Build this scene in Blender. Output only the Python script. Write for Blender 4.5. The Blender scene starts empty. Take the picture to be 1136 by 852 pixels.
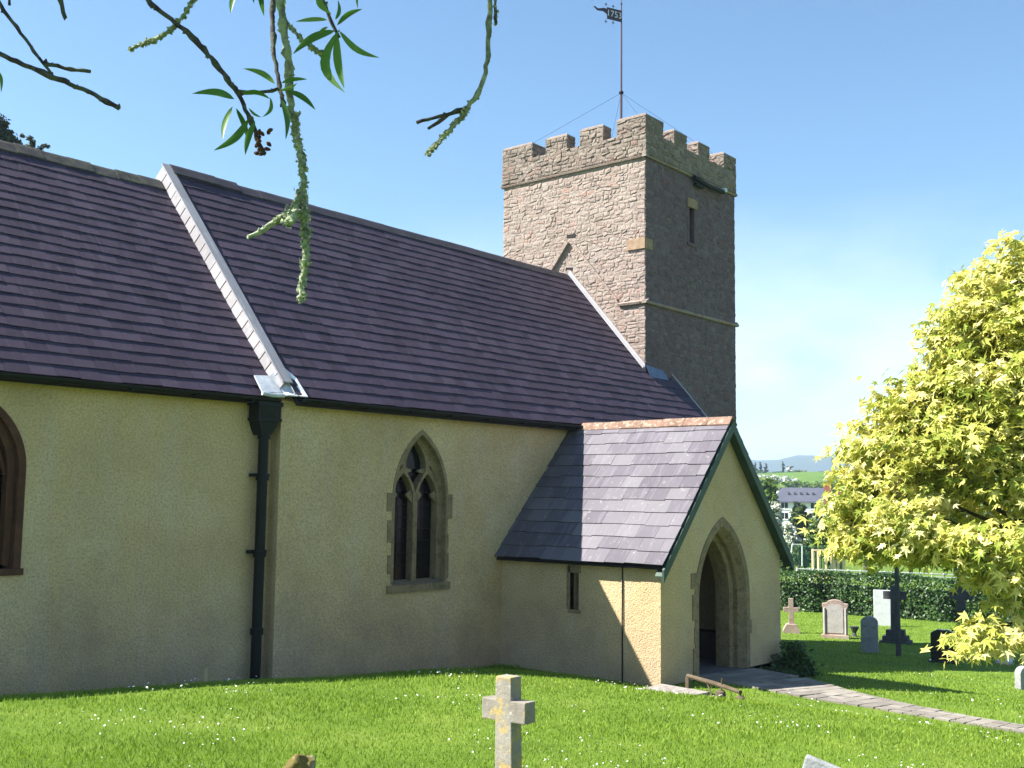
import bpy, bmesh, math, random
import numpy as np
from mathutils import Vector, Matrix

# ------------------------------------------------------------------ camera
sc = bpy.context.scene
EYE = Vector((0.0, 0.0, 3.0))
YAW, PITCH, ROLL, FPX = 0.86899, 0.10387, -0.01296, 1207.6
fw = Vector((math.sin(YAW)*math.cos(PITCH), math.cos(YAW)*math.cos(PITCH), math.sin(PITCH)))
r0 = Vector((math.cos(YAW), -math.sin(YAW), 0)); d0 = fw.cross(r0)
rt = math.cos(ROLL)*r0 + math.sin(ROLL)*d0
dn = -math.sin(ROLL)*r0 + math.cos(ROLL)*d0
cam_d = bpy.data.cameras.new('camera'); cam = bpy.data.objects.new('camera', cam_d)
sc.collection.objects.link(cam)
m = Matrix((rt, -dn, -fw)).transposed().to_4x4(); m.translation = EYE
cam.matrix_world = m
cam_d.sensor_width = 36; cam_d.lens = FPX/1136*36; cam_d.clip_end = 20000; cam_d.clip_start = .05
sc.camera = cam
# ------------------------------------------------------------------ world, sun, exposure
SUN = Vector((-0.65, 0.66, 1.0)).normalized()
w = bpy.data.worlds.new('World'); sc.world = w; w.use_nodes = True
nt = w.node_tree; nt.nodes.clear()
N = nt.nodes.new; K = nt.links.new
out = N('ShaderNodeOutputWorld'); bg = N('ShaderNodeBackground'); sky = N('ShaderNodeTexSky')
sky.sky_type = 'NISHITA'; sky.sun_disc = False
sky.sun_elevation = math.asin(SUN.z); sky.sun_rotation = math.atan2(SUN.x, SUN.y)
sky.air_density = 1.0; sky.dust_density = 0.3; sky.ozone_density = 1.0; sky.altitude = 50
tc = N('ShaderNodeTexCoord'); mp = N('ShaderNodeMapping'); mp.inputs['Scale'].default_value = (1, 1, 1.9)
mp.inputs['Location'].default_value = (0.35, 0.1, 0.2)
no = N('ShaderNodeTexNoise'); no.inputs['Scale'].default_value = 4.2; no.inputs['Detail'].default_value = 6
no.inputs['Roughness'].default_value = .52
cr = N('ShaderNodeValToRGB'); cr.color_ramp.elements[0].position = .40; cr.color_ramp.elements[1].position = .60
sx = N('ShaderNodeSeparateXYZ')
hz = N('ShaderNodeMapRange'); hz.inputs['From Min'].default_value = .27; hz.inputs['From Max'].default_value = .11
hz.inputs['To Min'].default_value = .0; hz.inputs['To Max'].default_value = .55
mul = N('ShaderNodeMath'); mul.operation = 'MULTIPLY'
mix = N('ShaderNodeMixRGB'); mix.inputs[2].default_value = (7.2, 7.6, 8.2, 1)
K(tc.outputs['Generated'], mp.inputs[0]); K(mp.outputs[0], no.inputs['Vector']); K(no.outputs[0], cr.inputs[0])
K(tc.outputs['Generated'], sx.inputs[0]); K(sx.outputs[2], hz.inputs['Value'])
K(cr.outputs[0], mul.inputs[0]); K(hz.outputs[0], mul.inputs[1]); K(mul.outputs[0], mix.inputs[0])
tint = N('ShaderNodeMixRGB'); tint.blend_type = 'MULTIPLY'; tint.inputs[0].default_value = 1; tint.inputs[2].default_value = (.82, 1.02, 1.08, 1)
K(sky.outputs[0], tint.inputs[1]); K(tint.outputs[0], mix.inputs[1]); K(mix.outputs[0], bg.inputs[0]); K(bg.outputs[0], out.inputs[0])
bg.inputs[1].default_value = 0.067
sd = bpy.data.lights.new('sun', 'SUN'); sd.energy = 5.0; sd.angle = math.radians(.55); sd.color = (1.0, .965, .90)
so = bpy.data.objects.new('sun', sd); sc.collection.objects.link(so)
so.rotation_euler = (-SUN).to_track_quat('-Z', 'Y').to_euler(); so.location = (0, 0, 60)
sc.view_settings.view_transform = 'Standard'; sc.view_settings.look = 'None'
sc.view_settings.exposure = 1.6; sc.view_settings.gamma = 1; sc.view_settings.use_curve_mapping = False
sc.cycles.max_bounces = 6; sc.cycles.transparent_max_bounces = 8

random.seed(7); rng = np.random.default_rng(7)
COL = sc.collection

def at(px, py, dist):
    """a point of the place: direction of a pixel of the 1136 px photograph, at a depth in metres"""
    v = rt*((px-568)/FPX) + dn*((py-426)/FPX) + fw
    return EYE + v*dist

# ------------------------------------------------------------------ ground height
def smin(a, b, k):
    h = np.clip(.5+.5*(b-a)/k, 0, 1); return b*(1-h)+a*h-k*h*(1-h)
def G(x, y):
    x = np.asarray(x, float); y = np.asarray(y, float)
    q = np.maximum(smin(12.92-y, 15.071-x, 1.955), 0)
    base = .522/(1+np.exp(-(10.5-x)/1.624))
    hh = 1.0+.076*np.clip(6-x, -10, 8)
    g = base+(hh-base)*(1-np.exp(-(q/1.362)**1.396))
    g = g + .02*np.sin(x*1.3+y*.7)*np.sin(y*1.9-x*.4)*np.clip(q, 0, 1)
    g = g*(1-.8*np.exp(-((x-14.4)**2+(y-8.6)**2)/1.1))
    # valley west of the hedge, then rising country
    v = -.1*np.clip(x-17, 0, 9)-.03*np.clip(x-26, 0, 60)
    t = np.clip((x-60)/110, 0, 1); v = v-2.4*t*t*(3-2*t)
    r = np.hypot(x, y)
    t3 = np.clip((r-330)/260, 0, 1); v = v+16*t3*t3*(3-2*t3)
    t4 = np.clip((r-650)/500, 0, 1); v = v-10*t4*t4*(3-2*t4)
    return g+v

def gp(px, py):
    """where the ray of a photograph pixel meets the ground; returns x, y, depth"""
    d = 4.0
    while d < 400:
        p = at(px, py, d)
        if p.z < float(G(p.x, p.y)): return p.x, p.y, d
        d += .02
    return p.x, p.y, d
# ------------------------------------------------------------------ materials
class M:
    def __init__(s, name, rough=.8, spec=.3):
        s.m = bpy.data.materials.new(name); s.m.use_nodes = True; s.t = s.m.node_tree
        s.b = s.t.nodes['Principled BSDF']; s.b.inputs['Roughness'].default_value = rough
        s.b.inputs['Specular IOR Level'].default_value = spec
        s.co = s.n('ShaderNodeTexCoord').outputs['Object']
    def n(s, k, **kw):
        x = s.t.nodes.new(k)
        for a, b in kw.items(): setattr(x, a, b)
        return x
    def l(s, a, b): s.t.links.new(a, b)
    def vec(s, scale):
        mp = s.n('ShaderNodeMapping'); mp.inputs['Scale'].default_value = scale; s.l(s.co, mp.inputs[0]); return mp.outputs[0]
    def noise(s, scale, detail=4, rough=.55, vec=None):
        x = s.n('ShaderNodeTexNoise'); x.inputs['Scale'].default_value = scale; x.inputs['Detail'].default_value = detail
        x.inputs['Roughness'].default_value = rough; s.l(vec or s.co, x.inputs['Vector']); return x.outputs[0]
    def ramp(s, src, stops):
        x = s.n('ShaderNodeValToRGB'); e = x.color_ramp.elements
        while len(e) < len(stops): e.new(.5)
        for el, (p, c) in zip(e, stops):
            el.position = p; el.color = (c if hasattr(c, '__len__') else (c, c, c))+(1,) if hasattr(c, '__len__') else (c, c, c, 1)
        s.l(src, x.inputs[0]); return x.outputs[0]
    def attr(s, name='rnd'):
        x = s.n('ShaderNodeAttribute'); x.attribute_name = name; return x.outputs['Fac']
    def mix(s, f, a, b, mode='MIX'):
        x = s.n('ShaderNodeMixRGB'); x.blend_type = mode
        for i, v in ((0, f), (1, a), (2, b)):
            if hasattr(v, 'is_linked') or hasattr(v, 'links'): s.l(v, x.inputs[i])
            elif i == 0: x.inputs[0].default_value = v
            else: x.inputs[i].default_value = tuple(v)+(1,)
        return x.outputs[0]
    def bump(s, h, strength=.5, dist=.02, prev=None):
        x = s.n('ShaderNodeBump'); x.inputs['Strength'].default_value = strength; x.inputs['Distance'].default_value = dist
        s.l(h, x.inputs['Height'])
        if prev: s.l(prev, x.inputs['Normal'])
        return x.outputs[0]
    def fin(s, col, nrm=None):
        if hasattr(col, 'links'): s.l(col, s.b.inputs['Base Color'])
        else: s.b.inputs['Base Color'].default_value = tuple(col)+(1,)
        if nrm: s.l(nrm, s.b.inputs['Normal'])
        return s.m

def mat_plain(name, col, rough=.7, spec=.3, var=.12, scale=6, bump=.2, metal=0):
    a = M(name, rough, spec); n = a.noise(scale, 5)
    c = a.ramp(n, [(.3, tuple(v*(1-var) for v in col)), (.7, tuple(min(1, v*(1+var)) for v in col))])
    a.b.inputs['Metallic'].default_value = metal
    return a.fin(c, a.bump(a.noise(scale*8, 4), bump, .01))

def mat_render():
    a = M('roughcast', .9, .15)
    big = a.noise(.7, 5, .6); streak = a.noise(1.2, 5, .6, a.vec((2.2, 2.2, .35)))
    c = a.ramp(big, [(.3, (.54, .385, .205)), (.52, (.66, .475, .265)), (.72, (.73, .555, .34))])
    c = a.mix(a.ramp(streak, [(.48, 0.), (.75, .5)]), c, (.61, .50, .38))
    c = a.mix(a.ramp(a.noise(2.1, 7, .7), [(.56, 0.), (.72, .35)]), c, (.37, .27, .18))
    # mottled grey lichen and damp near the foot of the wall, with an uneven edge
    s = a.n('ShaderNodeSeparateXYZ'); a.l(a.co, s.inputs[0])
    ad = a.n('ShaderNodeMath', operation='ADD'); a.l(s.outputs[2], ad.inputs[0])
    mu = a.n('ShaderNodeMath', operation='MULTIPLY'); a.l(a.noise(1.4, 6, .65), mu.inputs[0]); mu.inputs[1].default_value = 3.2
    a.l(mu.outputs[0], ad.inputs[1])
    damp = a.ramp(ad.outputs[0], [(.0, .6), (1., .0)])
    mr = a.n('ShaderNodeMapRange'); a.l(ad.outputs[0], mr.inputs[0]); mr.inputs[1].default_value = 1.2; mr.inputs[2].default_value = 3.2
    mr.inputs[3].default_value = .45; mr.inputs[4].default_value = 0
    c = a.mix(mr.outputs[0], c, (.35, .25, .215))
    g = a.noise(34, 3, .6); g2 = a.noise(9, 4, .6); g3 = a.noise(80, 2, .5)
    c = a.mix(a.ramp(g, [(.35, .5), (.58, .0)]), c, (.28, .215, .125))
    n1 = a.bump(g, .8, .03); n2 = a.bump(g2, .35, .04, n1); n3 = a.bump(g3, .25, .008, n2)
    return a.fin(c, n3)

def mat_slate(name, lo, mid, hi, lich=.0, rough=.55, vs=(16, 1.3, 1.3)):
    a = M(name, rough, .35)
    c = a.ramp(a.attr(), [(0., lo), (.5, mid), (1., hi)])
    c = a.mix(a.ramp(a.noise(1.0, 5, .7, a.vec(vs)), [(.52, .0), (.68, .55)]), c, tuple(v*1.9 for v in mid))
    c = a.mix(a.ramp(a.noise(.5, 5, .6), [(.45, .0), (.7, .35)]), c, tuple(v*.6 for v in mid))
    c = a.mix(a.ramp(a.noise(1.1, 6, .6), [(.4, .0), (.7, .35)]), c, tuple(v*1.3 for v in mid))
    c = a.mix(a.ramp(a.noise(9, 5, .7), [(.6, .0), (.72, lich)]), c, (.33, .32, .27))
    return a.fin(c, a.bump(a.noise(22, 5, .6), .35, .008))

def mat_stone(name, lo, mid, hi, wash=.35):
    a = M(name, .92, .12)
    c = a.ramp(a.attr(), [(0., lo), (.45, mid), (.8, hi), (1., (mid[0]*1.12, mid[1]*.9, mid[2]*.85))])
    c = a.mix(a.ramp(a.noise(6, 6, .65), [(.42, .0), (.66, wash)]), c, tuple(v*1.35 for v in mid))
    c = a.mix(a.ramp(a.noise(.55, 5, .6), [(.45, .0), (.75, .5)]), c, (mid[0]*.8, mid[1]*.68, mid[2]*.64))
    c = a.mix(a.ramp(a.noise(.9, 5, .65, a.vec((1, 1, .35))), [(.5, .0), (.75, .5)]), c, tuple(v*1.5 for v in mid))
    c = a.mix(a.ramp(a.noise(19, 4, .7), [(.62, .0), (.75, .45)]), c, (.17, .15, .12))
    nb = a.bump(a.noise(11, 7, .7), 1.0, .05); nb = a.bump(a.noise(55, 4, .6), .5, .012, nb)
    return a.fin(c, nb)

def mat_leaf(name, stops, trans=.35, rough=.55):
    a = M(name, rough, .35)
    c = a.ramp(a.attr(), stops); a.fin(c)
    tr = a.n('ShaderNodeBsdfTranslucent'); a.l(c, tr.inputs[0])
    mx = a.n('ShaderNodeMixShader'); mx.inputs[0].default_value = trans
    o = a.t.nodes['Material Output']
    a.l(a.b.outputs[0], mx.inputs[1]); a.l(tr.outputs[0], mx.inputs[2]); a.l(mx.outputs[0], o.inputs[0])
    return a.m

def mat_ground():
    a = M('lawn', .95, .1)
    c = a.ramp(a.noise(.9, 7, .65), [(.3, (.075, .13, .014)), (.5, (.11, .18, .02)), (.68, (.15, .21, .035))])
    c = a.mix(a.ramp(a.noise(.02, 4, .5), [(.4, .0), (.6, .5)]), c, (.085, .115, .03))
    return a.fin(c, a.bump(a.noise(40, 5, .7), .7, .03))

def mat_headstone(name, lo, mid, lich, amt=.5, rough=.85):
    a = M(name, rough, .2)
    c = a.ramp(a.noise(5, 6, .6), [(.3, lo), (.65, mid)])
    c = a.mix(a.ramp(a.noise(11, 5, .6), [(.52, .0), (.62, amt)]), c, lich)
    c = a.mix(a.ramp(a.noise(27, 4, .6), [(.62, .0), (.68, .7)]), c, tuple(min(1, v*1.45) for v in mid))
    return a.fin(c, a.bump(a.noise(45, 5, .6), .5, .01))

MT = dict(
    render=mat_render(),
    slate=mat_slate('purple_slate', (.031, .020, .035), (.043, .027, .048), (.061, .042, .066), .12, .75),
    pslate=mat_slate('grey_slate', (.080, .068, .085), (.108, .095, .112), (.150, .137, .15), 0.5, .7, (1.5, 12, 1.5)),
    under=mat_plain('roof_underlay', (.02, .016, .02), .9),
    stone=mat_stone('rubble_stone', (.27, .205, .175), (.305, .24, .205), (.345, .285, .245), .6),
    nstone=mat_stone('shaded_rubble_stone', (.13, .09, .098), (.165, .118, .128), (.20, .155, .155), .6),  # darker copy of the rubble: north face shade put into the colour
    pstone=mat_stone('weathered_parapet_stone', (.18, .145, .12), (.235, .19, .16), (.30, .25, .21), .4),
    mortar=mat_plain('lime_mortar', (.32, .27, .235), .95, .1, .25, 5, .8),
    ashlar=mat_headstone('dressed_sandstone', (.20, .145, .085), (.29, .22, .13), (.12, .095, .06), .6),
    orange=mat_plain('orange_sandstone', (.31, .215, .14), .9, .1, .2, 8, .5),
    brownst=mat_headstone('red_brown_stone', (.07, .03, .018), (.12, .052, .03), (.05, .035, .02), .35),
    verge=mat_slate('verge_slate', (.27, .25, .265), (.35, .33, .34), (.44, .42, .42), .5, .7),
    lead=mat_plain('lead_sheet', (.52, .54, .58), .45, .5, .25, 9, .6),
    iron=mat_plain('black_iron', (.006, .008, .007), .55, .25, .3, 5, .1),
    green=mat_plain('green_paint', (.035, .065, .045), .55, .4, .25, 4, .1),
    ridge=mat_headstone('mossy_ridge_tile', (.045, .04, .04), (.085, .075, .07), (.12, .13, .05), .5),
    dridge=mat_plain('dark_ridge_tile', (.05, .042, .05), .7, .3, .3, 6, .4),
    terra=mat_headstone('weathered_ridge_tile', (.15, .085, .06), (.23, .145, .105), (.36, .31, .24), .8),
    glass=mat_plain('dark_glass', (.003, .003, .004), .2, .35, .2, 2, .02),
    dark=mat_plain('dark_oak', (.018, .012, .01), .7, .2),
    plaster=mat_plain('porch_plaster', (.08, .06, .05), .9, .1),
    floor=mat_plain('porch_paving', (.13, .12, .12), .9),
    bark=mat_headstone('dark_bark', (.04, .028, .03), (.075, .055, .055), (.12, .14, .08), .5),
    lichen=mat_headstone('lichen_bark', (.16, .17, .10), (.27, .30, .17), (.36, .42, .16), .6),
    trunk=mat_headstone('grey_bark', (.07, .055, .035), (.13, .11, .08), (.10, .11, .05), .4),
    lawn=mat_ground(),
    blade=mat_leaf('grass_blade', [(0., (.13, .21, .016)), (.5, (.20, .31, .024)), (.85, (.27, .37, .04)), (1., (.40, .41, .13))], .35, .6),
    daisy=mat_plain('daisy_petal', (.8, .8, .78), .7),
    hedge=mat_leaf('hedge_leaf', [(0., (.02, .045, .012)), (.6, (.045, .10, .02)), (1., (.12, .2, .04))], .22, .4),
    maple=mat_leaf('golden_maple_leaf', [(0., (.24, .30, .04)), (.3, (.45, .46, .08)), (.65, (.68, .63, .17)), (1., (.82, .76, .40))], .32, .5),
    cherry=mat_leaf('green_leaf', [(0., (.05, .13, .02)), (.6, (.09, .22, .03)), (1., (.19, .33, .05))], .45, .4),
    weed=mat_leaf('weed_leaf', [(0., (.02, .045, .012)), (1., (.07, .12, .03))], .2, .6),
    conif=mat_leaf('conifer_needle', [(0., (.02, .035, .015)), (.7, (.04, .06, .02)), (1., (.09, .10, .03))], .15, .7),
    tree=mat_leaf('broad_leaf', [(0., (.03, .06, .015)), (.6, (.06, .11, .02)), (1., (.12, .17, .03))], .25, .6),
    lime=mat_leaf('bright_leaf', [(0., (.06, .12, .015)), (.6, (.13, .21, .02)), (1., (.22, .30, .04))], .3, .6),
    blossom=mat_leaf('blossom', [(0., (.08, .13, .04)), (.4, (.12, .17, .05)), (.5, (.62, .62, .52)), (1., (.78, .78, .7))], .2, .7),
    white=mat_plain('white_wall', (.74, .73, .70), .8, .2, .06),
    houseroof=mat_plain('grey_roof', (.075, .08, .105), .8, .2, .12, .6),
    brick=mat_plain('red_brick', (.26, .09, .06), .9, .1, .2, 3),
    wood=mat_headstone('old_wood', (.07, .05, .032), (.12, .092, .06), (.10, .09, .05), .4),
    pale=mat_plain('pale_timber', (.55, .43, .25), .8),
    fence=mat_plain('white_fence_paint', (.62, .62, .58), .7),
    netting=mat_plain('green_netting', (.02, .11, .07), .8),
    hgrey=mat_headstone('grey_headstone', (.22, .22, .23), (.34, .34, .34), (.18, .19, .13), .5),
    hlight=mat_headstone('pale_headstone', (.46, .47, .48), (.58, .59, .60), (.38, .38, .34), .3),
    hpink=mat_headstone('pink_headstone', (.30, .20, .16), (.44, .34, .29), (.26, .21, .14), .45),
    hpanel=mat_headstone('pale_panel', (.38, .34, .32), (.50, .46, .43), (.36, .30, .22), .4),
    hdark=mat_headstone('dark_headstone', (.045, .045, .05), (.08, .08, .085), (.06, .07, .04), .5),
    hblack=mat_plain('black_granite', (.012, .012, .015), .25, .5, .2, 10, .05),
    cross=mat_headstone('lichened_cross', (.19, .165, .135), (.31, .28, .235), (.45, .31, .07), .65),
    moss=mat_headstone('mossy_rock', (.10, .08, .025), (.20, .15, .04), (.30, .28, .22), .7),
    flag=mat_plain('vane_metal', (.05, .03, .05), .5, .4),
    vtext=mat_plain('sky_tone_numeral', (.62, .62, .72), .6),  # pale tone painted for sky light showing through the numerals
    pole=mat_plain('pole_paint', (.09, .055, .075), .5, .4),
    hill=mat_plain('far_hill', (.055, .08, .05), .95, .05, .2, .004, 0),
)
def mat_path():
    a = M('stone_path', .9, .15)
    c = a.ramp(a.attr(), [(0., (.17, .15, .13)), (.5, (.215, .19, .16)), (1., (.27, .245, .21))])
    c = a.mix(a.ramp(a.noise(8, 5, .6), [(.5, .0), (.7, .4)]), c, (.30, .28, .24))
    return a.fin(c, a.bump(a.noise(30, 5), .5, .01))
MT['path'] = mat_path()
def mat_twig(name, lo, mid, lich, amt):
    a = M(name, .9, .15)
    c = a.ramp(a.noise(70, 5, .65), [(.3, lo), (.7, mid)])
    c = a.mix(a.ramp(a.noise(38, 6, .65), [(.44, .0), (.56, amt)]), c, lich)
    return a.fin(c, a.bump(a.noise(160, 5, .7), 1.0, .004))
MT['tbark'] = mat_twig('twig_bark', (.035, .025, .03), (.085, .065, .07), (.15, .17, .11), .6)
MT['tlichen'] = mat_twig('twig_lichen', (.13, .13, .09), (.27, .29, .20), (.40, .46, .29), .85)
MT['flake'] = mat_leaf('lichen_flake', [(0., (.20, .25, .13)), (.6, (.36, .43, .24)), (1., (.52, .55, .40))], .3, .9)
def mat_field():
    a = M('green_field', .95, .05)
    c = a.ramp(a.noise(.03, 6, .6), [(.35, (.06, .12, .02)), (.6, (.10, .17, .03))])
    return a.fin(c)
MT['field'] = mat_field()

# ------------------------------------------------------------------ object helpers
def empty(name, loc=(0, 0, 0), rz=0):
    o = bpy.data.objects.new(name, None); COL.objects.link(o); o.location = loc; o.rotation_euler = (0, 0, rz)
    o.empty_display_size = .2; return o
def tag(o, label=None, cat=None, group=None, kind=None):
    if label: o['label'] = label
    if cat: o['category'] = cat
    if group: o['group'] = group
    if kind: o['kind'] = kind
    return o
def link(name, me, mat, parent=None, smooth=False, loc=None):
    o = bpy.data.objects.new(name, me); COL.objects.link(o)
    if mat is not None and not me.materials: me.materials.append(mat)
    if parent: o.parent = parent
    if smooth: me.polygons.foreach_set('use_smooth', [True]*len(me.polygons))
    if loc: o.location = loc
    return o
def mesh_np(name, V, F, mat, parent=None, rnd=None, smooth=False):
    """V (n,3), F (m,k) arrays -> one mesh object; rnd one value per face"""
    V = np.asarray(V, np.float32); F = np.asarray(F, np.int32)
    me = bpy.data.meshes.new(name); k = F.shape[1]
    me.vertices.add(len(V)); me.vertices.foreach_set('co', V.ravel())
    me.loops.add(F.size); me.loops.foreach_set('vertex_index', F.ravel())
    me.polygons.add(len(F)); me.polygons.foreach_set('loop_start', np.arange(0, F.size, k, dtype=np.int32))
    me.update(calc_edges=True); me.validate()
    me.polygons.foreach_set('use_smooth', [smooth]*len(me.polygons))
    if rnd is not None:
        at_ = me.attributes.new('rnd', 'FLOAT', 'FACE'); at_.data.foreach_set('value', np.asarray(rnd, np.float32))
    return link(name, me, mat, parent, smooth)
class MB:
    """collects simple solids into one mesh"""
    def __init__(s): s.V = []; s.F = []; s.R = []; s.n = 0
    def add(s, vs, fs, r=None):
        s.V += [tuple(v) for v in vs]; s.F += [tuple(i+s.n for i in f) for f in fs]
        s.R += [random.random() if r is None else r]*len(fs); s.n += len(vs)
    def box(s, lo, hi, r=None, bev=0):
        x0, y0, z0 = lo; x1, y1, z1 = hi
        s.add([(x0, y0, z0), (x1, y0, z0), (x1, y1, z0), (x0, y1, z0), (x0, y0, z1), (x1, y0, z1), (x1, y1, z1), (x0, y1, z1)],
              [(3, 2, 1, 0), (4, 5, 6, 7), (0, 1, 5, 4), (1, 2, 6, 5), (2, 3, 7, 6), (3, 0, 4, 7)], r)
    def obox(s, c, ax, ay, az, r=None):
        """box from centre and three half-axis vectors"""
        c, ax, ay, az = map(Vector, (c, ax, ay, az))
        vs = [c+i*ax+j*ay+k*az for k in (-1, 1) for (i, j) in ((-1, -1), (1, -1), (1, 1), (-1, 1))]
        s.add(vs, [(3, 2, 1, 0), (4, 5, 6, 7), (0, 1, 5, 4), (1, 2, 6, 5), (2, 3, 7, 6), (3, 0, 4, 7)], r)
    def prism(s, poly, a, r=None):
        """closed polygon (3D points) extruded by vector a"""
        n = len(poly); a = Vector(a); P = [Vector(p) for p in poly]
        s.add(P+[p+a for p in P], [tuple(range(n))[::-1], tuple(range(n, 2*n))]+[(i, (i+1) % n, (i+1) % n+n, i+n) for i in range(n)], r)
    def tube(s, pts, rad, seg=8, r=None, cap=True):
        P = [Vector(p) for p in pts]; n = len(P)
        R = rad if hasattr(rad, '__len__') else [rad]*n; vs = []; prev = None
        for i in range(n):
            t = (P[min(i+1, n-1)]-P[max(i-1, 0)]).normalized()
            u = prev if prev is not None else (Vector((0, 0, 1)) if abs(t.z) < .9 else Vector((1, 0, 0)))
            u = (u-t*u.dot(t)).normalized(); prev = u; v = t.cross(u)
            vs += [P[i]+(u*math.cos(2*math.pi*k/seg)+v*math.sin(2*math.pi*k/seg))*R[i] for k in range(seg)]
        fs = [(i*seg+k, i*seg+(k+1) % seg, (i+1)*seg+(k+1) % seg, (i+1)*seg+k) for i in range(n-1) for k in range(seg)]
        if cap: fs += [tuple(range(seg))[::-1], tuple(range((n-1)*seg, n*seg))]
        s.add(vs, fs, r)
    def lathe(s, c, prof, seg=14, r=None):
        c = Vector(c); vs = []; n = len(prof)
        for (rr, z) in prof: vs += [c+Vector((rr*math.cos(2*math.pi*k/seg), rr*math.sin(2*math.pi*k/seg), z)) for k in range(seg)]
        fs = [(i*seg+k, i*seg+(k+1) % seg, (i+1)*seg+(k+1) % seg, (i+1)*seg+k) for i in range(n-1) for k in range(seg)]
        fs += [tuple(range(seg))[::-1], tuple(range((n-1)*seg, n*seg))]; s.add(vs, fs, r)
    def build(s, name, mat, parent=None, smooth=False, bevel=0):
        me = bpy.data.meshes.new(name); me.from_pydata(s.V, [], s.F); me.update()
        a = me.attributes.new('rnd', 'FLOAT', 'FACE'); a.data.foreach_set('value', s.R)
        bm = bmesh.new(); bm.from_mesh(me); bmesh.ops.recalc_face_normals(bm, faces=bm.faces[:])
        if bevel:
            bmesh.ops.bevel(bm, geom=bm.edges[:], offset=bevel, segments=2, profile=.6, affect='EDGES', clamp_overlap=True)
        bm.to_mesh(me); bm.free()
        return link(name, me, mat, parent, smooth)
def boolean(o, cutters, op='DIFFERENCE'):
    for c in cutters:
        md = o.modifiers.new('b', 'BOOLEAN'); md.object = c; md.operation = op; md.solver = 'EXACT'
    dg = bpy.context.evaluated_depsgraph_get(); dg.update()
    me = bpy.data.meshes.new_from_object(o.evaluated_get(dg)); o.modifiers.clear(); o.data = me
    for c in cutters: bpy.data.objects.remove(c, do_unlink=True)
    return o
def arch(cx, hw, z0, zs, za, n=14):
    """pointed-arch outline in (x, z), from left foot up and over to right foot"""
    r = za-zs; R = (hw*hw+r*r)/(2*hw); th = math.asin(min(1, r/R))
    if R-hw < 0: th = math.pi-th
    L = [(cx-hw+R-R*math.cos(a), zs+R*math.sin(a)) for a in np.linspace(0, th, n)]
    Rr = [(2*cx-x, z) for x, z in L[::-1][1:]]
    return [(cx-hw, z0)]+L+Rr+[(cx+hw, z0)]
def roughen(o, amt, scale=2.0, seed=0, cuts=None):
    from mathutils import noise
    for v in o.data.vertices:
        n = noise.noise_vector(Vector(v.co)*scale+Vector((seed, 0, 0))); v.co += n*amt

# ------------------------------------------------------------------ terrain
def axis(lo, hi, step, far, growth=1.16):
    a = list(np.arange(lo, hi+1e-6, step)); s = step
    while a[-1] < far: s *= growth; a.append(a[-1]+s)
    s = step
    while a[0] > -far: s *= growth; a.insert(0, a[0]-s)
    return np.array(a)
ax = axis(-2, 34, .3, 7000); ay = axis(-8, 22, .3, 7000)
X, Y = np.meshgrid(ax, ay, indexing='ij'); Z = G(X, Y)
nx, ny = X.shape; idx = np.arange(nx*ny).reshape(nx, ny)
F = np.stack([idx[:-1, :-1], idx[1:, :-1], idx[1:, 1:], idx[:-1, 1:]], -1).reshape(-1, 4)
ground = mesh_np('ground', np.stack([X, Y, Z], -1).reshape(-1, 3), F, MT['lawn'], smooth=True); tag(ground, kind='structure')
# far ridge of hills on the horizon, and the green field in front of it
def ridge(name, mat, r_in, r_top, hfun, base, a0=-20, a1=115, rows=8, n=140):
    V = []; th = np.radians(np.linspace(a0, a1, n))
    for j in range(rows):
        f = j/(rows-1); r = r_in+(r_top-r_in)*f
        for t in th: V.append((r*math.sin(t), r*math.cos(t), base+(hfun(t)-base)*math.sin(f*math.pi/2)))
    for t in th: V.append((r_top*1.35*math.sin(t), r_top*1.35*math.cos(t), base-20))
    id_ = np.arange((rows+1)*n).reshape(rows+1, n)
    Fq = np.stack([id_[:-1, :-1], id_[:-1, 1:], id_[1:, 1:], id_[1:, :-1]], -1).reshape(-1, 4)
    return tag(mesh_np(name, V, Fq, mat, smooth=True), kind='structure')
HA = math.atan2(at(880, 520, 100).x, at(880, 520, 100).y)
def hill_h(t):
    d = math.degrees(t-HA); return 3+3200*(.0385-.00010*(d-.2)**2*(1 if abs(d) < 8 else .55))+8*math.sin(d*.9)+4*math.sin(d*2.3+1) if abs(d) < 20 else 3+3200*.022+10*math.sin(d*.3)
ridge('hills', MT['hill'], 2300, 3200, lambda t: max(40, hill_h(t)), -20)
def field_h(t):
    d = math.degrees(t-HA); return 3+520*(.0245+.0012*math.sin(d*.6+.6))
ridge('field', MT['field'], 330, 520, field_h, -8.4, rows=10)

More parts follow.
